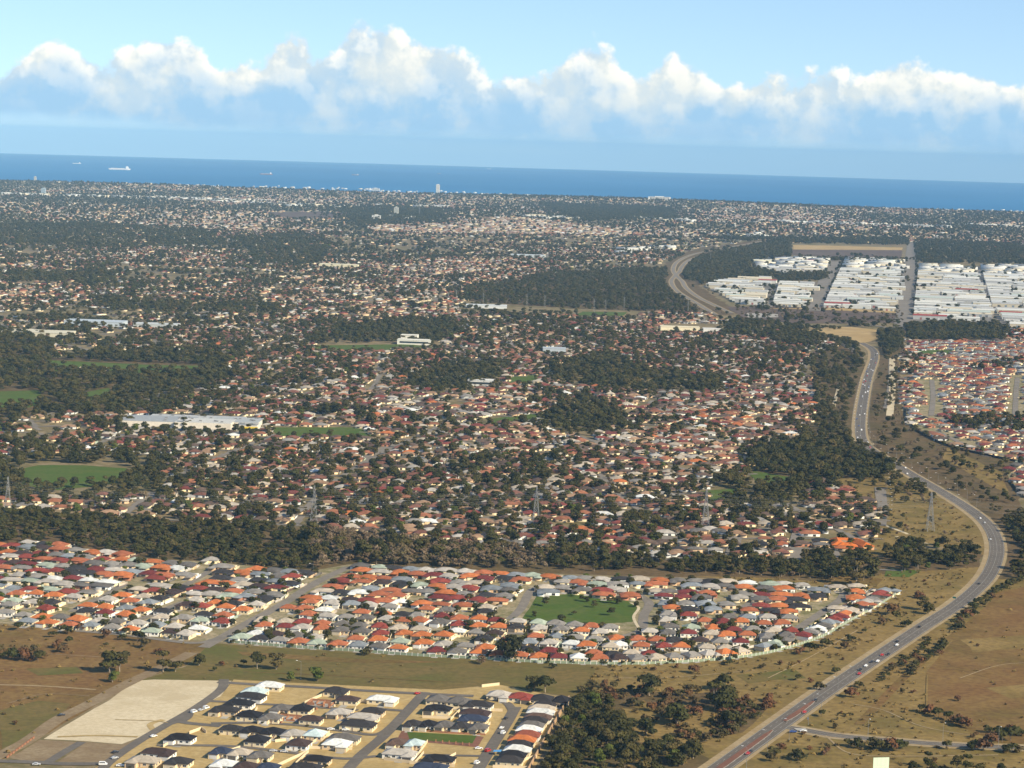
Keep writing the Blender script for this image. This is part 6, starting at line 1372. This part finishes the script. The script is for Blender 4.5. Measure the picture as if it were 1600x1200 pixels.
def build_cars():
    H = [(1354, 1042, 'white'), (1345, 1048, 'dark'), (1349, 1055, 'red'), (1364, 1036, 'dark'), (1374, 1035, 'white'), (1378, 1025, 'red'), (1390, 1024, 'dark'), (1399, 1009, 'white'), (1405, 1004, 'dark'), (1276, 1096, 'dark'), (1270, 1116, 'red'), (1176, 1180, 'red'), (1181, 1177, 'dark'), (1534, 811, 'white'), (1540, 818, 'silver'), (1549, 844, 'silver'), (1528, 913, 'dark'), (1440, 981, 'dark')]
    near = [(px, py, c) for px, py, c in H]
    for px, py, c in near:
        p = P(px, py); i = int(np.argmin(np.hypot(HWY[:, 0] - p.x, HWY[:, 1] - p.y))); d = HWY[min(i + 1, len(HWY) - 1)] - HWY[max(i - 1, 0)]
        d /= np.linalg.norm(d); n = np.array([d[1], -d[0]]); off = float(np.clip((np.array([p.x, p.y]) - HWY[i]) @ n, -6, 6)); off = 4.8 if off > 3.2 else (1.7 if off > 0 else (-1.7 if off > -3.2 else -4.8))
        q = np.array([p.x, p.y]) + n * (off - (np.array([p.x, p.y]) - HWY[i]) @ n)
        car(q[0], q[1], math.atan2(d[1], d[0]) + (math.pi if off > 0 else 0), c, 'driving on the highway ' + ('near the junction' if py > 1080 else 'past the walled estate' if py > 950 else 'round the bend'), 'cars on the highway')
    r = np.random.default_rng(14); cc = ['white', 'white', 'silver', 'dark', 'white', 'red', 'blue']
    for k, (q, t) in enumerate(along(HWY, 17, 20)):
        px, py = to_px(*q)
        if 552 < py < 780 and r.random() < .36:
            s = r.choice([-4.8, -1.7, 1.7, 4.8]); n = np.array([t[1], -t[0]]); x, y = q + n * s; c = cc[r.integers(len(cc))]
            car(x, y, math.atan2(t[1], t[0]) + (math.pi if s > 0 else 0), c, 'in the far traffic on the highway beyond the bend', 'far highway traffic', van=r.random() < .15)
    p = P(1395, 728); car(p.x, p.y, rad(140), 'yellow', 'on the wide highway junction by the dark grove', None, True)
    for px, py, c, a, v, w in ((1255, 1144, 'white', 20, False, 'waiting at the mouth of the side road'), (1239, 1145, 'blue', 10, False, 'turning from the side road into the highway'), (303, 1114, 'white', 60, True, 'parked at the kerb beside the pale sand pad'), (322, 1108, 'white', 60, True, 'outside the charcoal house above the sand pad'), (314, 1111, 'silver', 60, False, 'parked between two white vans by the sand pad'), (240, 1152, 'white', 50, False, 'on the street below the pale sand pad'), (180, 1177, 'dark', 50, False, 'at the corner of the brown lot'), (179, 1186, 'silver', 50, False, 'near the lot corner by the beige roof'), (161, 1196, 'white', 5, True, 'on the cross street below the brown lot'), (57, 1196, 'silver', 5, False, 'on the street end under the brick wall pieces'), (188, 1198, 'white', 5, False, 'beside the white van below the brown lot'),
                               (652, 1085, 'red', 50, False, 'at the top corner of the middle estate street'), (786, 1096, 'white', 10, True, 'in front of the pale grey roof by the corner trees'), (792, 1095, 'red', 10, False, 'beside the white van in front of the red roof'), (784, 1139, 'white', 70, False, 'parked by the tight row of houses'), (786, 1147, 'white', 70, True, 'parked on the verge by the tight row of houses'), (748, 1171, 'white', 15, False, 'at the corner of the empty sandy lot'), (762, 1175, 'red', 60, True, 'parked opposite the empty sandy lot'), (745, 1194, 'white', 65, True, 'driving down the street by the tight row'), (517, 1141, 'white', 5, False, 'outside the pale blue roof'), (444, 1176, 'silver', 5, False, 'in the yard below the white and grey roofs'), (427, 1175, 'silver', 5, False, 'beside the lot wall under the dark brown roof'), (96, 1119, 'dark', 40, False, 'on the dirt track along the brown field'), (540, 1142, 'white', 4, False, 'in front of the big charcoal roof'), (790, 1124, 'dark', 70, False, 'up the street of the tight row')):
        p = P(px, py); car(p.x, p.y, rad(a), c, w, None, v, .3)
    # blue shade tarpaulin
    p = P(777, 1180); e = empty('shade_tarpaulin', (p.x, p.y, p.z + .2), rad(-10), 'bright blue shade tarpaulin beside the white roof', 'tarpaulin')
    m = MB(); m.face([(-2.4, -1.8, 2.2), (2.4, -1.8, 2.5), (2.4, 1.8, 2.9), (-2.4, 1.8, 2.4)]); m.face([(-2.4, 1.8, 2.36), (2.4, 1.8, 2.86), (2.4, -1.8, 2.46), (-2.4, -1.8, 2.16)]); link('sheet', m.mesh('sheet', BLUE), e)
    for x, y, h in ((-2.3, -1.7, 2.2), (2.3, -1.7, 2.46), (2.3, 1.7, 2.84), (-2.3, 1.7, 2.36)): m = MB(); m.bar((x, y, 0), (x, y, h), .05); link('pole', m.mesh('pole', STEEL), e)
build_cars()

# ------------------------------------------------------------------ signs, ships
def build_signs():
    p = P(1376, 1207); e = empty('billboard', (p.x, p.y, p.z), rad(12), 'pale green blank billboard seen from below the highway junction', 'billboard')
    for k in range(4): m = MB(); m.box(-4.9 + k * 2.45 + .03, -4.9 + (k + 1) * 2.45 - .03, -.15, .0, 2.2, 9.0, bottom=True); link('panel', m.mesh('panel', BOARD), e)
    m = MB()
    for z in (2.6, 5.5, 8.6): m.box(-4.9, 4.9, .01, .18, z, z + .2, bottom=True)
    link('back_frame', m.mesh('back_frame', STEEL), e)
    for x in (-3.6, 0, 3.6): m = MB(); m.bar((x, .35, -.5), (x, .35, 8.9), .17); m.bar((x, .4, 4.2), (x, 2.6, -.3), .1); link('post', m.mesh('post', STEEL), e)
    for px, py, lab in ((1491, 938, 'small green road sign on the highway verge at the bend'), (1262, 1128, 'white give-way sign post at the junction')):
        p = P(px, py); e = empty('road_sign', p, rad(-35), lab, 'sign'); m = MB(); m.box(-1.5, 1.5, -.06, 0, 1.6, 3.0, bottom=True); link('sign_face', m.mesh('sign_face', SIGNG if py < 1000 else WHITE), e, scale=(1, 1, 1) if py < 1000 else (.35, 1, 1))
        for x in (-.4, .4): m = MB(); m.bar((x, .06, -.2), (x, .06, 2.8), .06); link('post', m.mesh('post', STEEL), e)
    for px, py, L, lab in ((187, 265, 34, 'long pale tanker lying on the sea left of the others'), (120, 255.5, 13, 'smaller ship on the horizon left of the long tanker'), (416, 272.5, 20, 'dark-hulled cargo ship with white stern house on the sea'), (555, 273.5, 12, 'small cargo ship between the dark-hulled ship and the tower'), (686, 271.5, 6, 'tiny ship on the sea straight behind the tower'), (764, 264, 7, 'tiny white ship close to the horizon right of the tower')):
        p = P(px, py); s = FPX / p.y; Lm = L / s; e = empty('ship', (p.x, p.y, -(p.x ** 2 + p.y ** 2) / (2 * R_EARTH) - 2), rad(4), lab, 'ship'); B = Lm * .16; h = Lm * .065
        m = MB(); a = [(-Lm / 2, -B / 2), (Lm * .38, -B / 2), (Lm / 2, 0), (Lm * .38, B / 2), (-Lm / 2, B / 2)]
        for k in range(5): q, w = a[k], a[(k + 1) % 5]; m.face([(q[0] * .96, q[1] * .8, -2), (w[0] * .96, w[1] * .8, -2), (w[0], w[1], h), (q[0], q[1], h)])
        m.face([(q[0], q[1], h) for q in a]); link('hull', m.mesh('hull', HULL if L in (34, 13, 7) else SHIPRED), e)
        m = MB(); st = Lm / 2 * (.86 if L > 12 else -.7); m.box(st - Lm * .05, st + Lm * .05, -B * .45, B * .45, h, h + Lm * .075) if False else m.box(.34 * Lm - Lm * .06, .34 * Lm + Lm * .06, -B * .4, B * .4, h, h + Lm * .085); m.box(.34 * Lm - Lm * .03, .34 * Lm + Lm * .02, -B * .2, B * .2, h + Lm * .085, h + Lm * .11); link('deckhouse', m.mesh('deckhouse', WHITE), e)
        m = MB(); m.box(-.4 * Lm, .2 * Lm, -B * .3, B * .3, h, h + Lm * .012); link('hatch', m.mesh('hatch', HULL), e)
build_signs()

# ------------------------------------------------------------------ the uncounted woods
stuff_forest('gum_woodland', 'gum_tree', 'olive gum trees scattered all through the suburbs and woods', 'trees')
stuff_forest('broadleaf_woodland', 'broad_tree', 'dark rounded trees scattered all through the suburbs and woods', 'trees')
stuff_forest('green_woodland', 'bright_tree', 'brighter green trees scattered through the suburban gardens', 'trees')
stuff_forest('bare_scrub', 'scrub_tree', 'grey-brown scrub trees of the bush strip and road reserves', 'scrub')
stuff_forest('garden_shrubs', 'shrub', 'small dark green garden bushes between the estate houses', 'shrubs')
stuff_forest('brown_scrub', 'brown_shrub', 'low rusty scrub spread over the dry fields', 'scrub')
stuff_forest('dry_tufts', 'tuft', 'dry grass tufts covering the fields beside the highway', 'grass')
